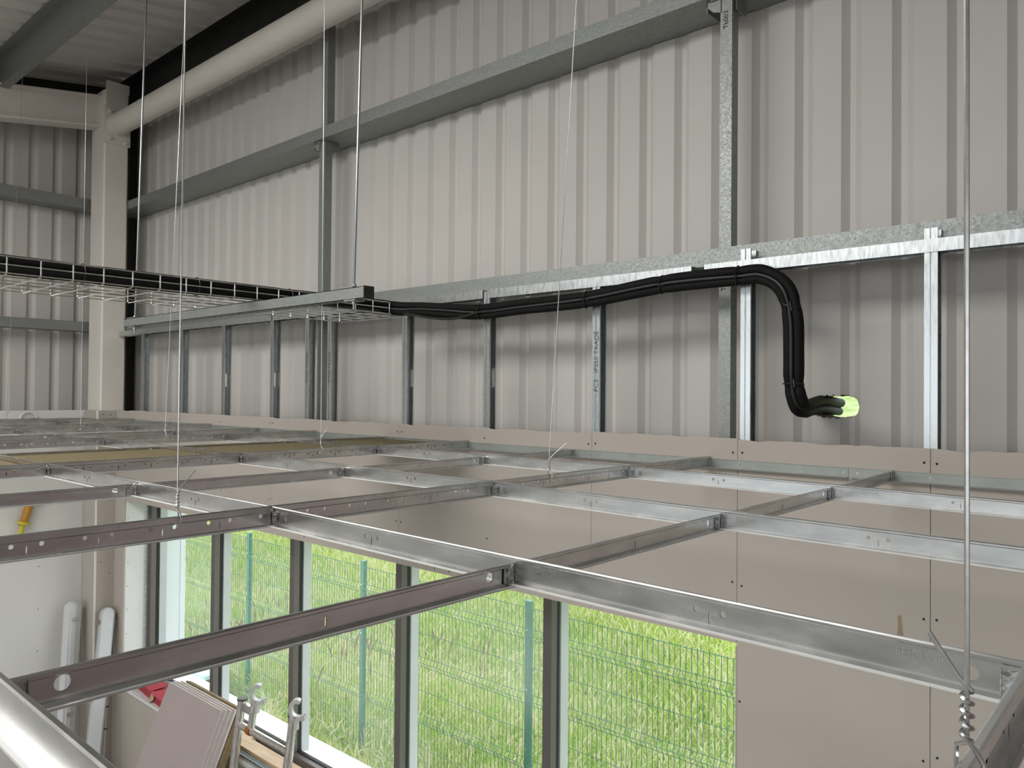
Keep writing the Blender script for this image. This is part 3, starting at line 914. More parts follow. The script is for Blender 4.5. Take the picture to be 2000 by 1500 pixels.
def tee_mesh(name, L, H, bulb_h, bulb_w, holes, sag=0.0):
    """holes: list of (x, 'o'|'s'|'b')"""
    b = MB(); fw, ft = .012, .0013
    zt = H-bulb_h
    b.box(0, L, -fw+.0036, fw-.0036, .0003, ft)
    b.cur = 1
    b.box(0, L, -fw, fw, -.0004, .0003)
    b.box(0, L, -fw, -fw+.0036, .0003, ft+.0004); b.box(0, L, fw-.0036, fw, .0003, ft+.0004)
    w2 = bulb_w/2; c2 = min(.0016, w2*.45)
    TB = Matrix(((0, 0, 1, 0), (1, 0, 0, 0), (0, 1, 0, 0), (0, 0, 0, 1)))
    b.cur = 0
    b.prism([(-w2, zt+c2), (-w2+c2, zt), (w2-c2, zt), (w2, zt+c2), (w2, H-c2), (w2-c2, H), (-w2+c2, H), (-w2, H-c2)], 0, L, TB)
    cells = []
    for (x, k) in sorted(holes):
        if k == 'o': cells.append((x-.005, x+.005, (x, .0195, .0036, .0036)))
        elif k == 's': cells.append((x-.003, x+.003, (x, .0125, .0012, .0075)))
        else: cells.append((x-.0085, x+.0085, (x, .0165, .0068, .0068)))
    for y in (-.0006, .0006):
        x = 0
        for a, c, h in cells:
            if a < x or c > L: continue
            if a > x: web_cell(b, y, x, a, ft, zt, None)
            web_cell(b, y, a, c, ft, zt, h); x = c
        web_cell(b, y, x, L, ft, zt, None)
    if sag:
        # cut long members so that they can bend slightly: handled by the object transform
        pass
    me = bpy.data.meshes.new(name); me.from_pydata(b.v, [], b.f); me.materials.append(M['galv']); me.materials.append(M['flange'])
    me.polygons.foreach_set('material_index', b.mi); me.update()
    return me
def clip_mesh(side):
    b = MB(); s = side
    b.box(-.018, .001, -.0022, -.0008, .004, .0265) if s > 0 else b.box(-.001, .018, -.0022, -.0008, .004, .0265)
    x = -.009*s
    for z in (.010, .020): b.disc((x, -.0022, z), (0, -1, 0), .0026, .0016, 8)
    b.box(min(-.018*s, -.0168*s), max(-.018*s, -.0168*s), -.0042, -.0008, .004, .0265)
    b.tube([(-.004*s, -.002, .022), (-.002*s, -.004, .028), (.001*s, -.003, .031)], .0009, 5)
    me = bpy.data.meshes.new('end_clip'); me.from_pydata(b.v, [], b.f); me.materials.append(M['galv_dark']); me.update()
    return me
CL = {1: clip_mesh(1), -1: clip_mesh(-1)}
YJ = lambda j: -(.5257+.6*(j-1))
def XI(i): return -0.6*i-(.016 if i == 0 else 0)
def ZN(i, j):   # small level differences of the hung grid
    z = ZG
    if i == 0: z -= .011
    if j == 4: z += .002
    return z
ME_X12_ = []
def place(me, name, p, q, label, cat, group, clips=True):
    p, q = Vector(p), Vector(q)
    d = (q-p)
    o = bpy.data.objects.new(name, me); COL.objects.link(o)
    rz = math.atan2(d.y, d.x); ry = -math.asin(d.z/d.length)
    o.location = p; o.rotation_euler = (0, ry, rz)
    if me in (ME_X12_ or ()): o.scale.x = d.length/1.196
    tag(o, label, cat, group)
    if clips:
        L = d.length
        if me in ME_X12_: L = 1.196
        for s, x in ((-1, .002), (1, L-.002)):
            k = bpy.data.objects.new('end_clip', CL[s]); COL.objects.link(k)
            k.parent = o; k.location = (x, 0, 0)
    return o
# main tees: run out from the long wall
MH = []
for k in range(1, 31):
    MH += [(.0257+.1*k-.02, 'o'), (.0257+.1*k, 's'), (.0257+.1*k+.02, 'o')]
ME_MAIN = tee_mesh('main_tee', 3.1, .037, .0125, .0075, [(x, k) for x, k in MH if .02 < x < 3.08])
mlab = ['nearest, dark and cut off at the lower right corner', 'second from the right, held by two twisted hanger wires', 'third from the right, edging the brown tiles', 'fourth from the right, beyond the brown tiles', 'fifth from the right, far down the grid', 'furthest, close to the end wall']
for n, i in enumerate((0, 2, 4, 6, 8, 10)):
    place(ME_MAIN, 'main_tee', (XI(i), -.004, ZG-(.006 if i == 0 else 0.0)), (XI(i), -3.104, ZG-(.014 if i == 0 else 0.0)), 'perforated galvanised main tee '+mlab[n], 'ceiling tee', 'main tees of the ceiling grid', clips=False)
# long cross tees parallel to the wall
CH = []
for x in (.3, .9): CH += [(x-.016, 'o'), (x, 's'), (x+.016, 'o')]
CH += [(.045, 'b'), (1.155, 'b'), (.6, 's')]
ME_X12 = tee_mesh('cross_tee_long', 1.196, .036, .0055, .0065, [(x-.002, k) for x, k in CH])
ME_X12_.append(ME_X12)
ME_X6 = tee_mesh('cross_tee_short', .596, .029, .0055, .006, [(.045, 'b'), (.298, 's'), (.551, 'b')])
ME_XE = tee_mesh('cross_tee_end', .6, .036, .0055, .0065, [(.3, 's')])
ME_XW = tee_mesh('cross_tee_wall', .519, .029, .0055, .006, [(.24, 's'), (.045, 'b')])
rown = {1: 'row nearest the long wall', 2: 'second row from the long wall', 3: 'third row from the long wall', 4: 'row nearest the camera'}
spann = {0: 'rightmost bay', 2: 'second bay from the right', 4: 'third bay from the right', 6: 'fourth bay from the right', 8: 'fifth bay from the right', 10: 'far end bay'}
XT = {}
for j in (1, 2, 3, 4):
    for i in (0, 2, 4, 6, 8, 10):
        if i < 10:
            a = (XI(i+2)+.002, YJ(j), ZN(i+2, j)); c = (XI(i)-.002, YJ(j), ZN(i, j)); me = ME_X12
        else:
            a = (XE+.003, YJ(j), ZG); c = (XI(10)-.002, YJ(j), ZG); me = ME_XE
        pts = [tuple(Vector(a).lerp(Vector(c), t/12)) for t in range(13)]
        if not inframe(pts): continue
        XT[(i, j)] = place(me, 'cross_tee', a, c, 'galvanised long cross tee, '+rown[j]+', '+spann[i], 'ceiling tee', 'cross tees parallel to the long wall')
def on_line(i, j):   # height of the long cross tee at odd i
    return (ZN(i-1, j)+ZN(i+1, j))/2
coln = {1: 'nearest camera', 3: 'second line from the camera', 5: 'far side of the brown tiles', 7: 'fourth line from the camera', 9: 'furthest line'}
segn = {0: 'against the long wall', 1: 'one cell out from the wall', 2: 'two cells out from the wall', 3: 'three cells out from the wall', 4: 'four cells out'}
for i in (1, 3, 5, 7, 9):
    for j in range(0, 4):
        x = XI(i)
        c = (x, YJ(j)-.0 if j else -.004, ZG if j == 0 else on_line(i, j)-.002)
        a = (x, YJ(j+1)+.002, on_line(i, j+1)-.002)
        if j: c = (x, YJ(j)-.002, c[2])
        pts = [tuple(Vector(a).lerp(Vector(c), t/12)) for t in range(13)]
        if not inframe(pts): continue
        place(ME_X6 if j else ME_XW, 'short_cross_tee', a, c, 'short galvanised cross tee, '+coln[i]+', '+segn[j], 'ceiling tee', 'short cross tees')
# embossed maker's lettering
def emb(i, j, x, txt, size):
    o = XT.get((i, j))
    if not o: return
    L = Vector(o.location)
    cu = text_part('embossed_lettering', txt, size, frame((0, 0, 0), (1, 0, 0), (0, 0, 1)), 'emboss', wall, .0001)
    cu.data.transform(Matrix.Translation((x-L.x, -.0009, .0185)))
    cu.parent = o
emb(0, 3, -.108, 'SEKTOR', .012); emb(0, 3, -.56, 'SEKTOR', .012); emb(0, 1, -.52, 'SEKTOR', .012); emb(2, 2, -1.30, 'SEKTOR', .012); emb(0, 2, -.56, 'SEKTOR', .012)

# wall angle trim
def wangle(x0, x1, lab, scr, name='wall_angle'):
    o = empty(name, ((x0+x1)/2, 0, ZG-.002), lab, 'trim', 'wall angle lengths')
    b = MB(); b.box(x0, x1, -.0016, -.0004, ZG-.002, ZG+.028); b.box(x0, x1, -.0034, -.0016, ZG+.0268, ZG+.028)
    b.box(x0, x1, -.020, -.0016, ZG-.002, ZG-.0008)
    build('angle', b, 'galv_angle', o)
    for x in scr:
        b = MB(); b.disc((x, -.0016, ZG+.012), (0, -1, 0), .0042, .0016, 10); k = build('screw', b, 'screw_bright', o)
        b = MB(); b.disc((x, -.0032, ZG+.012), (0, -1, 0), .0017, .0006, 6); build('recess', b, 'screw', k)
    return o
wangle(XB+.002, -3.72, 'grey wall angle trim on the long wall at its far left end', [-5.8, -5.2, -4.6, -4.0])
wangle(-3.715, -.728, 'grey wall angle trim along the middle of the long wall', [-3.4, -2.9, -2.3, -1.72, -1.09, -.742])
wangle(-.722, 2.2, 'grey wall angle trim at the right, starting beside a screwed butt joint', [-.70, -.497, .1])
o = empty('wall_angle', (XE, -2, ZG), 'grey wall angle trim on the end wall under the boarding', 'trim', 'wall angle lengths')
b = MB(); b.box(XE+.0004, XE+.0016, -4.5, YB-.001, ZG-.002, ZG+.028); b.box(XE+.0016, XE+.02, -4.5, YB-.001, ZG-.002, ZG-.0008); build('angle', b, 'galv_angle', o)
b = MB(); b.box(XE, XB, YB-.0016, YB-.0004, ZG-.002, ZG+.028); b.box(XB+.0004, XB+.0016, YB, -.002, ZG-.002, ZG+.028); build('angle_return', b, 'galv_angle', o)

# tiles laid upside the grid between third main tee and its short tees
tl = ['against the long wall', 'one cell out from the wall', 'two cells out from the wall', 'three cells out from the wall']
for j in range(4):
    y1 = (YJ(j)-.004) if j else -.022
    y0 = YJ(j+1)+.004
    b = MB(); b.bevbox(XI(5)+.005, XI(4)-.005, y0, y1, ZG+.0022, ZG+.018, .003)
    build('ceiling_tile', b, 'tile', origin=((XI(4)+XI(5))/2, (y0+y1)/2, ZG+.002), label='brown backed ceiling tile lying in the grid, '+tl[j], cat='ceiling tile', group='ceiling tiles already laid')

# hanger wires
def hanger(x, y, r, top, lab, tail=(.03, .02, .05), turns=5, pitch=.006):
    z0 = ZG+(-.010 if x > -.2 else 0)
    hz = z0+.0195; zt = z0+.037
    P = []
    tx, ty, tz = tail
    zl = zt+.012+turns*pitch
    rr = r*1.9
    P.append((x+tx, y+ty, zl+tz)); P.append((x+tx*.25, y+ty*.25, zl+tz*.25))
    n = turns*10
    for k in range(n+1):
        a = 2*math.pi*k/10
        P.append((x+rr*math.cos(a), y+rr*math.sin(a), zl-turns*pitch*k/n))
    # loop down the far face, through the hole and up the near face
    P += [(x-.0065, y+.004, zt+.006), (x-.0072, y+.006, z0+.03), (x-.004, y+.003, hz-.002), (x, y, hz-.0025), (x+.005, y-.001, hz-.001), (x+.0085, y+.002, hz+.006), (x+.0085, y+.003, zt-.002), (x+.004, y+.002, zt+.006), (x, y, zt+.012)]
    P += [(x, y, zl+.01), ((x+top[0])/2+.001, (y+top[1])/2, (zl+top[2])/2), top]
    b = MB(); b.tube(P, r, 6)
    return build('hanger_wire', b, 'wire', origin=(x, y, hz), smooth=True, label=lab, cat='wire', group='twisted hanger wires holding the grid')
hanger(XI(0), -1.966, .0016, (-.020, -1.975, zroof(-1.97)-.004), 'thick looking twisted hanger wire close to the camera at the right', tail=(-.022, .004, .030), turns=4, pitch=.0075)
hanger(-1.2, -1.905, .0013, (-1.195, -1.905, zroof(-1.9)-.004), 'bright twisted hanger wire hooked into the main tee left of centre', tail=(.016, .022, .036))
hanger(-1.2, -.905, .0013, (-1.13, -.80, zroof(-.8)-.21), 'slightly slanting twisted hanger wire in the middle of the long wall', tail=(.03, .035, .04))
hanger(-2.4, -.795, .0013, (-2.41, -.80, zroof(-.8)-.21), 'twisted hanger wire beside the post above the basket tray', tail=(.02, .02, .04))
hanger(-3.6, -.845, .0013, (-3.53, -.80, zroof(-.8)-.21), 'thin slanting hanger wire left of the bright wire', tail=(.02, .02, .04))
hanger(-4.8, -.80, .0013, (-4.80, -.80, zroof(-.8)-.21), 'thin hanger wire in front of the end wall beside the column', tail=(.02, .02, .04))
hanger(-6.0, -.85, .0013, (-5.96, -.80, zroof(-.8)-.21), 'faint hanger wire at the far left in front of the end wall', tail=(.02, .02, .04))

# ================================================================== CABLE BASKET, STRUT AND RODS
TXN, TXF, TZB, TZT = -2.83, -3.36, 3.326, 3.381
b = MB(); wr_ = .0024; ya, yb = -3.3, -.018
lw = [(TXN, TZT), (TXN, 3.354), (TXN, TZB)] + [(TXN-.106*k, TZB) for k in range(1, 5)] + [(TXF, TZB), (TXF, 3.354), (TXF, TZT)]
for x, z in lw: b.tube([(x, ya, z), (x, yb, z)], wr_, 6)
y = -.022
while y > ya:
    d = .0048
    b.tube([(TXN+d, y, TZT-.004), (TXN+d, y, TZB+.004), (TXN+d-.006, y, TZB-d), (TXF-d+.006, y, TZB-d), (TXF-d, y, TZB+.004), (TXF-d, y, TZT-.004)], wr_, 5)
    y -= .1
build('cable_basket', b, 'basket', origin=((TXN+TXF)/2, -1.6, TZB), smooth=True, label='galvanised wire basket tray carrying black pipes towards the long wall', cat='cable tray')
# trapeze strut: slotted channel on two threaded rods
sy, sz = -.815, 3.297
s0, s1 = -4.125, -2.095
st = empty('strut_channel', ((s0+s1)/2, sy, sz-.021), 'galvanised strut channel hung on two rods under the basket tray', 'channel')
b = MB(); w, h, t = .0207, .0210, .0022
b.box(s0, s1, sy-w, sy-w+t, sz-h, sz+h); b.box(s0, s1, sy+w-t, sy+w, sz-h, sz+h)
b.box(s0, s1, sy-w, sy-w+.009, sz+h-t, sz+h); b.box(s0, s1, sy+w-.009, sy+w, sz+h-t, sz+h)
# back of the channel with slots
x = s0
while x < s1-.001:
    xb = min(x+.05, s1)
    b.box(x, min(x+.022, xb), sy-w, sy+w, sz-h, sz-h+t)
    b.box(min(x+.022, xb), xb, sy-w, sy-.0065, sz-h, sz-h+t); b.box(min(x+.022, xb), xb, sy+.0065, sy+w, sz-h, sz-h+t)
    x = xb
build('channel', b, 'girt', st)
b = MB(); b.box(s1, s1+.004, sy-w-.0015, sy+w+.0015, sz-h-.0015, sz+h+.0015); build('end_cap', b, 'blackplastic', st)
for rx in (-4.035, -2.178):
    b = MB(); b.box(rx-.05, rx+.02, sy-.022, sy+.022, sz+h, sz+h+.005); pl = build('washer_plate', b, 'girt', st)
    b = MB(); b.box(rx-.03, rx+.035, sy-.022, sy+.022, sz-h-.005, sz-h); build('washer_plate', b, 'girt', st)
RODS = [((-4.035, sy), (-3.985, -.80), 'threaded rod at the far end of the strut, beside the column'), ((-2.178, sy), (-2.150, -.80), 'threaded rod at the near end of the strut, in front of the cladding')]
for (x, y), (x2, y2), lab in RODS:
    o = empty('threaded_rod', (x, y, sz-.05), lab, 'rod', 'threaded rods holding the strut')
    zt = zroof(-.8)-.21
    b = MB(); b.tube([(x, y, sz-.055), (x+(x2-x)*.02, y, sz+.06), (x2, y2, zt)], .0048, 10); build('rod', b, 'rod', o, smooth=True)
    b = MB(); b.disc((x, y, sz+.0265), (0, 0, 1), .0095, .009, 6); build('nut', b, 'rod', o)
    b = MB(); b.disc((x, y, sz-.026), (0, 0, -1), .0095, .010, 6); build('nut', b, 'rod', o)

# ================================================================== BLACK INSULATED PIPES
def catmull(P, n=8):
    P = [Vector(p) for p in P]; out = []
    Q = [P[0]*2-P[1]] + P + [P[-1]*2-P[-2]]
    for i in range(1, len(Q)-2):
        for k in range(n):
            t = k/n
            out.append(0.5*((2*Q[i])+(Q[i+1]-Q[i-1])*t+(2*Q[i-1]-5*Q[i]+4*Q[i+1]-Q[i+2])*t*t+(3*Q[i]-Q[i-1]-3*Q[i+1]+Q[i+2])*t**3))
    out.append(P[-1]); return out
# centre line of the bundle with its across-direction (pipes lie side by side along it)
CTR = [((-2.895, -3.2, 3.362), (0, 0, 1)), ((-2.895, -2.2, 3.362), (0, 0, 1)), ((-2.89, -1.3, 3.360), (0, 0, 1)), ((-2.89, -.7, 3.362), (0, 0, 1)), ((-2.885, -.30, 3.362), (0, 0, 1)),
       ((-2.865, -.15, 3.360), (0, 0, 1)), ((-2.80, -.075, 3.352), (0, 0, 1)), ((-2.66, -.055, 3.342), (0, 0, 1)), ((-2.48, -.052, 3.322), (0, 0, 1)), ((-2.29, -.042, 3.307), (0, 0, 1)),
       ((-2.03, -.045, 3.313), (-.05, 0, 1)), ((-1.71, -.042, 3.318), (-.05, 0, 1)), ((-1.37, -.046, 3.347), (-.08, 0, 1)), ((-1.077, -.042, 3.352), (0, 0, 1)), ((-.985, -.047, 3.345), (.3, 0, 1)), ((-.915, -.05, 3.293), (.8, 0, .5)),
       ((-.888, -.05, 3.20), (1, 0, .1)), ((-.884, -.05, 3.08), (1, 0, 0)), ((-.884, -.045, 2.98), (1, 0, -.05)), ((-.876, -.02, 2.915), (.8, 0, .5)), ((-.880, .06, 2.905), (.5, 0, .8)), ((-.895, .16, 2.912), (.3, 0, .9)), ((-.915, .30, 2.915), (.2, 0, 1)), ((-.945, .56, 2.905), (.2, 0, 1))]
TIEPTS = [(-2.29, 3.307), (-1.71, 3.318), (-1.37, 3.347), (-1.077, 3.352), (-.895, 3.235), (-.884, 2.985)]
def pipe(off, fwd, r, name, mt, lab, wob=0.0, phase=0.0, cat='pipe'):
    pts = []
    for k, (c, a) in enumerate(CTR):
        a = Vector(a).normalized()
        p = Vector(c)+a*off+Vector((0, -fwd, 0))
        if wob and 0 < k < 22: p += Vector((0, 0, wob*math.sin(k*1.7+phase)))
        pts.append(p)
    P = catmull(pts, 9)
    rr = []
    for p in P:
        q = 1.0
        for (tx_, tz_) in TIEPTS:
            d = math.hypot(p.x-tx_, p.z-tz_)
            if p.y > -.2 and d < .03: q = min(q, .76+.24*(d/.03)**2)
        if p.y <= -.2:
            d = abs(((p.y+.42) % .42)-.21)
            if d < .025: q = min(q, .80+.20*(d/.025))
        rr.append(r*q)
    b = MB(); b.tube(P, r, 12, rr=rr)
    return build(name, b, mt, origin=(-1.9, -.05, 3.33), smooth=True, label=lab, cat=cat)
pipe(.0165, 0, .0178, 'insulated_pipe', 'foam', 'upper black insulated pipe of the bundle running along the studs', .001)
pipe(-.0165, 0, .0165, 'insulated_pipe', 'foam', 'lower black insulated pipe of the bundle running along the studs', .001, 2)
pipe(-.001, .0165, .0062, 'power_cable', 'cable', 'thin shiny black cable lying in front between the two black pipes', .003, 1, 'cable')
b = MB(); P = catmull([(-2.85, -.5, 3.338), (-2.85, -.12, 3.336), (-2.74, -.075, 3.322), (-2.6, -.07, 3.298), (-2.47, -.068, 3.284), (-2.37, -.066, 3.289), (-2.29, -.062, 3.303), (-2.2, -.06, 3.305)], 8)
b.tube(P, .0058, 8); build('power_cable', b, 'cable', origin=(-2.5, -.07, 3.29), smooth=True, label='thin black cable sagging below the pipes beside the tray end', cat='cable')
tlab = ['at the second stud left of the stamped one', 'at the stamped stud', 'between the stamped stud and the bend', 'at the stud before the bend', 'on the bend', 'near the foot of the drop']
for k, (x, z) in enumerate(TIEPTS):
    horiz = k < 4
    b = MB(); n = 20; P = []
    for q in range(n+1):
        a = 2*math.pi*q/n
        if horiz: P.append((x+.002*math.sin(a), -.047+.0215*math.cos(a), z+.033*math.sin(a)))
        else: P.append((x+.033*math.cos(a)*(1 if k == 5 else .93), -.05+.0215*math.sin(a), z+(0 if k == 5 else .033*.4*math.cos(a)*-1)))
    b.tube(P, .0024, 6, cap=False)
    if horiz: b.tube([(x, -.069, z+.004), (x+.006, -.080, z+.016)], .0018, 5)
    else: b.tube([(x+.03, -.06, z), (x+.042, -.07, z-.004)], .0018, 5)
    build('cable_tie', b, 'tie', origin=(x, -.047, z), smooth=True, label='black cable tie around the pipes '+tlab[k], cat='cable tie', group='cable ties on the black pipes')
for k, y in enumerate((-.63, -1.05, -1.47)):
    b = MB(); P = []
    for q in range(19):
        a = 2*math.pi*q/18; P.append((-2.893+.034*math.cos(a), y, 3.36+.036*math.sin(a)))
    b.tube(P, .0024, 6, cap=False)
    build('cable_tie', b, 'tie', origin=(-2.89, y, 3.36), smooth=True, label='black cable tie inside the basket tray, '+ORD[k]+' out from the strut', cat='cable tie', group='cable ties in the tray')

# ================================================================== THINGS LOW DOWN BY THE WINDOW
# leaning boards
def lean_T(y_top, z_top, x0, slope, dy):
    # local: x along wall, y up the board, z out of the board front (towards camera)
    up = Vector((0, slope, 1)).normalized(); xx = Vector((1, 0, 0)); nz = xx.cross(up)
    mm = Matrix.Identity(4)
    for k in range(3):
        mm[k][0] = xx[k]; mm[k][1] = up[k]; mm[k][2] = nz[k]
    base = Vector((x0, y_top-slope*z_top+dy, 0)); 
    for k in range(3): mm[k][3] = base[k]
    return mm
SL = .42
blab = ['front grey-pink plasterboard sheet of the leaning stack', 'second plasterboard sheet of the leaning stack, white edge showing', 'third plasterboard sheet of the leaning stack, white edge showing', 'fourth plasterboard sheet of the leaning stack, white edge showing']
for k in range(4):
    T = lean_T(-.115, .985+.004*k, -5.10+.022*k, SL, .0155*k)
    b = MB(); h = (.985+.004*k)*math.hypot(1, SL); wd = .705+.004*k
    b.cur = 1; b.box(0, wd, 0.004, h, -.0128, -.0004, T); b.cur = 0; b.box(.0015, wd-.0015, .005, h-.0015, -.0004, 0, T)
    build('plasterboard_sheet', b, ['sheet', 'plaster_core'], origin=tuple(T @ Vector((.35, 0, 0))), label=blab[k], cat='board', group='leaning plasterboard sheets')
T = lean_T(-.115, .99, -5.0, SL, .064)
b = MB(); b.box(0, .70, .004, 1.0*math.hypot(1, SL), -.038, 0, T)
build('insulation_board', b, 'ply', origin=tuple(T @ Vector((.35, 0, 0))), label='thick brown edged board at the back of the leaning stack', cat='board')

# scaffold end frame with claws
sf = empty('scaffold_frame', (-3.95, -.4, 0), 'aluminium scaffold frame with two hook claws leaning on the window sill', 'scaffold')
def ly(z): return -.10-.13*(1.0-z)
b = MB(); b.tube([(-4.205, ly(0.02), .02), (-4.205, ly(1.095), 1.095)], .0245, 16); lu = build('upright', b, 'alu', sf, smooth=True)
b = MB(); b.tube([(-4.205, ly(1.095), 1.095), (-4.205, ly(1.10), 1.104)], .030, 16); build('end_cap', b, 'blackplastic', lu)
b = MB(); b.tube([(-3.665, ly(.02), .02), (-3.665, ly(1.13), 1.13)], .0245, 16); ru = build('upright', b, 'alu', sf, smooth=True)
b = MB(); b.tube([(-4.205, ly(.955), .955), (-3.665, ly(.955), .955)], .0215, 16); rg = build('rung', b, 'alu', sf, smooth=True)
b = MB(); b.tube([(-4.205, ly(.55), .55), (-3.665, ly(.55), .55)], .0215, 16); build('rung', b, 'alu', sf, smooth=True)
b = MB(); b.tube([(-4.095, ly(.955), .955), (-4.060, ly(.955), .955)], .0275, 14); build('clip_collar', b, 'orange', rg, smooth=True)
b = MB(); b.tube([(-4.07, ly(.96), .965), (-4.07, ly(1.13), 1.125)], .0215, 16); sb_ = build('claw_stub', b, 'alu', sf, smooth=True)
b = MB(); b.box(-4.19, -4.085, ly(1.06)-.006, ly(1.06)+.006, 1.035, 1.085); build('brace_plate', b, 'alu', sf)
def claw(x, zc, parent):
    # C hook seen face on from the room, opening to the right
    b = MB(); n = 16; r0, r1, d = .031, .050, .017
    F = frame((x, ly(zc), zc), (.80, .60, 0), (0, 0, 1))
    A = [math.radians(62+212*k/n) for k in range(n+1)]
    pts = [(.014+r1*math.cos(a)*(.86 if k < n else .8), r1*math.sin(a)*1.18) for k, a in enumerate(A)] + [(.016+r0*math.cos(a)*.9, r0*math.sin(a)*1.15) for a in reversed(A)]
    k = len(pts); n0 = len(b.v)
    b.v += [tuple(F @ Vector((p[0], p[1], -d))) for p in pts] + [tuple(F @ Vector((p[0], p[1], d))) for p in pts]
    for q in range(k): b.face((n0+q, n0+(q+1) % k, n0+k+(q+1) % k, n0+k+q))
    h = k//2
    for q in range(h-1):
        b.face((n0+q, n0+q+1, n0+k-2-q, n0+k-1-q)); b.face((n0+k+q, n0+2*k-1-q, n0+2*k-2-q, n0+k+q+1))
    for (x0, x1, y0, y1, z0, z1) in ((.0, .062, -.058, -.036, -d, d), (.040, .062, -.036, -.026, -d, -d+.010), (.040, .062, -.036, -.026, d-.010, d)):
        b.box(x0, x1, y0, y1, z0, z1, F)
    b.tube([tuple(F @ Vector((.0, -.11, 0))), tuple(F @ Vector((.0, -.045, 0)))], .0265, 14)
    build('hook_claw', b, 'claw', parent)
claw(-4.07, 1.165, sb_); claw(-3.665, 1.185, ru)

# timber, tools and packaging on the sill
b = MB(); b.bevbox(-4.75, -3.30, .045, .14, WZ0, WZ0+.045, .002)
build('timber_batten', b, 'pine', origin=(-4.0, .09, WZ0), label='pale pine batten lying along the window sill behind the scaffold frame', cat='timber')
b = MB(); b.bevbox(-4.82, -4.50, .145, .185, WZ0, WZ0+.04, .002)
build('timber_batten', b, 'pine', origin=(-4.7, .16, WZ0), label='short pine offcut behind the leaning boards against the window frame', cat='timber')
b = MB(); b.box(-4.72, -3.55, .004, .0055, WZ0, WZ0+.028); b.box(-4.72, -3.55, .0055, .036, WZ0, WZ0+.0015); b.box(-4.72, -3.55, .0345, .036, WZ0+.0015, WZ0+.028)
build('metal_channel_offcut', b, 'stud', origin=(-4.2, .02, WZ0), label='bright steel channel offcut lying on the front of the sill', cat='channel')
# red torn box
T = Matrix.Translation((-5.76, .075, WZ0)) @ Matrix.Rotation(math.radians(-5), 4, 'Z')
rb = empty('red_box', tuple(T @ Vector((0, 0, 0))), 'torn red cardboard box lying open on the white window sill', 'box')
b = MB(); b.box(-.33, .37, -.045, .055, .001, .075, T); bd = build('carton', b, 'red', rb)
for (x0, x1, w0, w1) in ((-.36, .10, -.07, .06), (.135, .40, -.075, .06)):
    b = MB()
    P = [(x0, w0, .078), (x1, w0+.006, .078), (x1+.02, w1, .094), (x0+.03, w1, .094)]
    n = len(b.v); b.v += [tuple(T @ Vector(p)) for p in P] + [tuple(T @ (Vector(p)+Vector((0, 0, .002)))) for p in P]
    for q in ((0, 3, 2, 1), (4, 5, 6, 7), (0, 1, 5, 4), (1, 2, 6, 5), (2, 3, 7, 6), (3, 0, 4, 7)): b.face(tuple(n+k for k in q))
    build('lid_flap', b, 'red', rb)
b = MB(); P = [(.09, -.047, .075), (.135, -.047, .07), (.15, -.060, .03), (.12, -.075, .006), (.08, -.062, .01)]
n = len(b.v); b.v += [tuple(T @ Vector(p)) for p in P] + [tuple(T @ (Vector(p)+Vector((0, .003, 0)))) for p in P]
b.face((n, n+1, n+2, n+3, n+4)); b.face((n+9, n+8, n+7, n+6, n+5))
for q in range(5): b.face((n+q, n+5+q, n+5+(q+1) % 5, n+(q+1) % 5))
build('torn_flap', b, 'card', rb)
b = MB()
for k in range(10): pass
P = catmull([(-5.93, .16, .675), (-5.88, .165, .70), (-5.80, .155, .70), (-5.76, .15, .675)], 6); b.tube(P, .022, 12)
build('yellow_tool_handle', b, 'yellow', origin=(-5.84, .16, .675), smooth=True, label='yellow tool handle lying behind the red box', cat='tool')
b = MB(); T2 = Matrix.Translation((-5.55, .155, WZ0)) @ Matrix.Rotation(math.radians(-4), 4, 'Z'); b.bevbox(-.28, .30, -.012, .012, .001, .055, .004, T2)
sp_ = build('spirit_level', b, 'blackplastic', origin=tuple(T2 @ Vector((0, 0, 0))), label='black straight level lying against the window frame behind the red box', cat='level')
b = MB(); b.box(-.28, .30, -.014, -.0125, .044, .052, T2); build('edge_strip', b, 'white', sp_)
T3 = Matrix.Translation((-5.95, .03, WZ0)) @ Matrix.Rotation(math.radians(8), 4, 'Z')
b = MB(); b.box(-.13, .10, -.03, .05, .0005, .003, T3)
build('paper_sheet', b, 'white', origin=tuple(T3 @ Vector((0, 0, 0))), label='white paper sheet lying on the sill left of the red box', cat='paper')

# two weatherproof batten lights standing against the boxed column
def stadium(w, L, n=8):
    r = w/2; pts = []
    for k in range(n+1):
        a = math.pi*k/n; pts.append((r*math.cos(a), L-r+r*math.sin(a)))
    for k in range(n+1):
        a = math.pi+math.pi*k/n; pts.append((r*math.cos(a), r+r*math.sin(a)))
    return pts
def batten(T, L, lab, clips):
    root = empty('batten_light', tuple(T @ Vector((0, 0, 0))), lab, 'light fitting', 'spare batten lights')
    b = MB(); b.prism(stadium(.105, L), 0, .042, T); build('body', b, 'batten', root, smooth=True)
    b = MB(); b.prism(stadium(.098, L-.006), .042, .07, T @ Matrix.Translation((0, .003, 0)))
    b.prism(stadium(.075, L-.03), .07, .088, T @ Matrix.Translation((0, .015, 0))); df = build('diffuser', b, 'diffuser', root, smooth=True)
    for s in (-1, 1):
        for y in clips:
            b = MB(); b.box(s*.0525-.004, s*.0525+.004, y-.016, y+.016, .025, .062, T); b.box(s*.0525-.006, s*.0525+.006, y-.01, y+.01, .055, .07, T)
            build('clip', b, 'chrome', root)
    return root
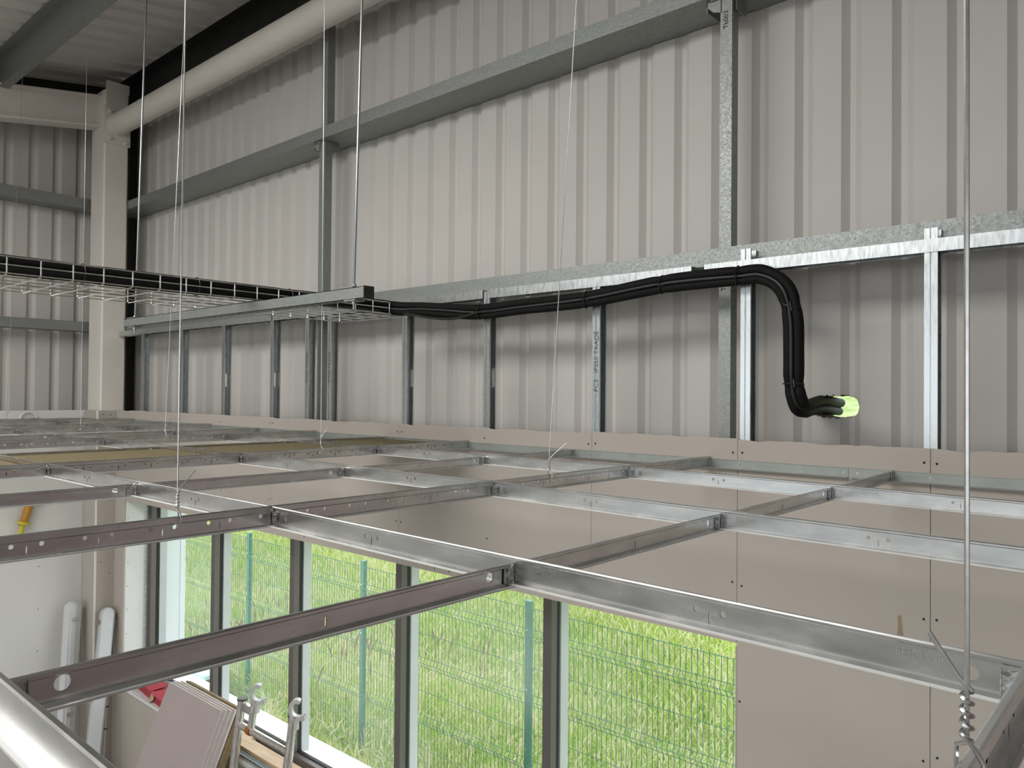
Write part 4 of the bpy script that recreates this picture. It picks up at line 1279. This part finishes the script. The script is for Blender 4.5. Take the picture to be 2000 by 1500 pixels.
# local x = across, y = up the fitting, z = out of its face
def fit_T(foot, top, face):
    up = (Vector(top)-Vector(foot)).normalized(); f = Vector(face); f = (f-up*f.dot(up)).normalized(); x = up.cross(f)
    mm = Matrix.Identity(4)
    for k in range(3):
        mm[k][0] = x[k]; mm[k][1] = up[k]; mm[k][2] = f[k]; mm[k][3] = foot[k]
    return mm
batten(fit_T((-6.42, -.285, 0.002), (-6.522, -.195, 1.30), (.2, -.98, 0)), 1.29, 'pale grey batten light fitting seen edge on, standing left of the corner bead', (.12, .45, .80, 1.16))
batten(fit_T((-6.13, -.235, 0.002), (-6.315, -.055, 1.25), (1, -.25, .1)), 1.27, 'pale batten light with opal diffuser facing the room, leaning right of the corner bead', (.12, .6, 1.16))
fx = empty('lamp_flex', (-6.30, -.03, .02), 'white flex with black clips hanging beside the leaning batten light', 'cable')
P = catmull([(-6.30, -.030, .86), (-6.30, -.034, .70), (-6.30, -.050, .50), (-6.30, -.062, .28), (-6.30, -.072, .02)], 6)
b = MB(); b.tube(P, .005, 8); build('flex', b, 'whitecable', fx, smooth=True)
for z, y in ((.64, -.039), (.47, -.051), (.30, -.061)):
    b = MB(); b.tube([(-6.30, y-.012, z), (-6.30, y+.012, z)], .006, 8); build('clip', b, 'blackplastic', fx)
# yellow and amber fitting on the end wall
ya_ = empty('hose_fitting', (XE+.03, -.59, 1.85), 'amber and yellow plastic fitting on a yellow rod against the white end wall', 'fitting')
ax = Vector((0, .27, 1)).normalized(); p0 = Vector((XE+.035, -.615, 1.765))
b = MB(); b.tube([p0, p0+ax*.17], .016, 12); build('rod', b, 'yellow', ya_, smooth=True)
b = MB(); b.tube([p0+ax*.17, p0+ax*.19, p0+ax*.20, p0+ax*.31, p0+ax*.325], .028, 14, rr=[.024, .029, .027, .031, .026]); build('barrel', b, 'amber', ya_, smooth=True)
b = MB(); b.tube([p0+ax*.165, p0+ax*.183], .045, 12); build('lower_flange', b, 'yellow', ya_)
b = MB(); q = p0+ax*.325; b.box(q.x-.02, q.x+.02, q.y-.03, q.y+.06, q.z, q.z+.014); build('upper_flange', b, 'yellow', ya_)
# curl of offcut on the end wall trim
b = MB(); P = [(XE+.02, -.545+.055*math.cos(math.pi*k/12), ZG+.030+.05*math.sin(math.pi*k/12)) for k in range(13)]
b.tube(P, .007, 8); build('pipe_offcut', b, 'plaster_core', origin=(XE+.02, -.545, ZG+.03), smooth=True, label='small pale curved offcut resting on the end wall trim', cat='offcut')

for o in bpy.data.objects:
    if '_o' in o: del o['_o']
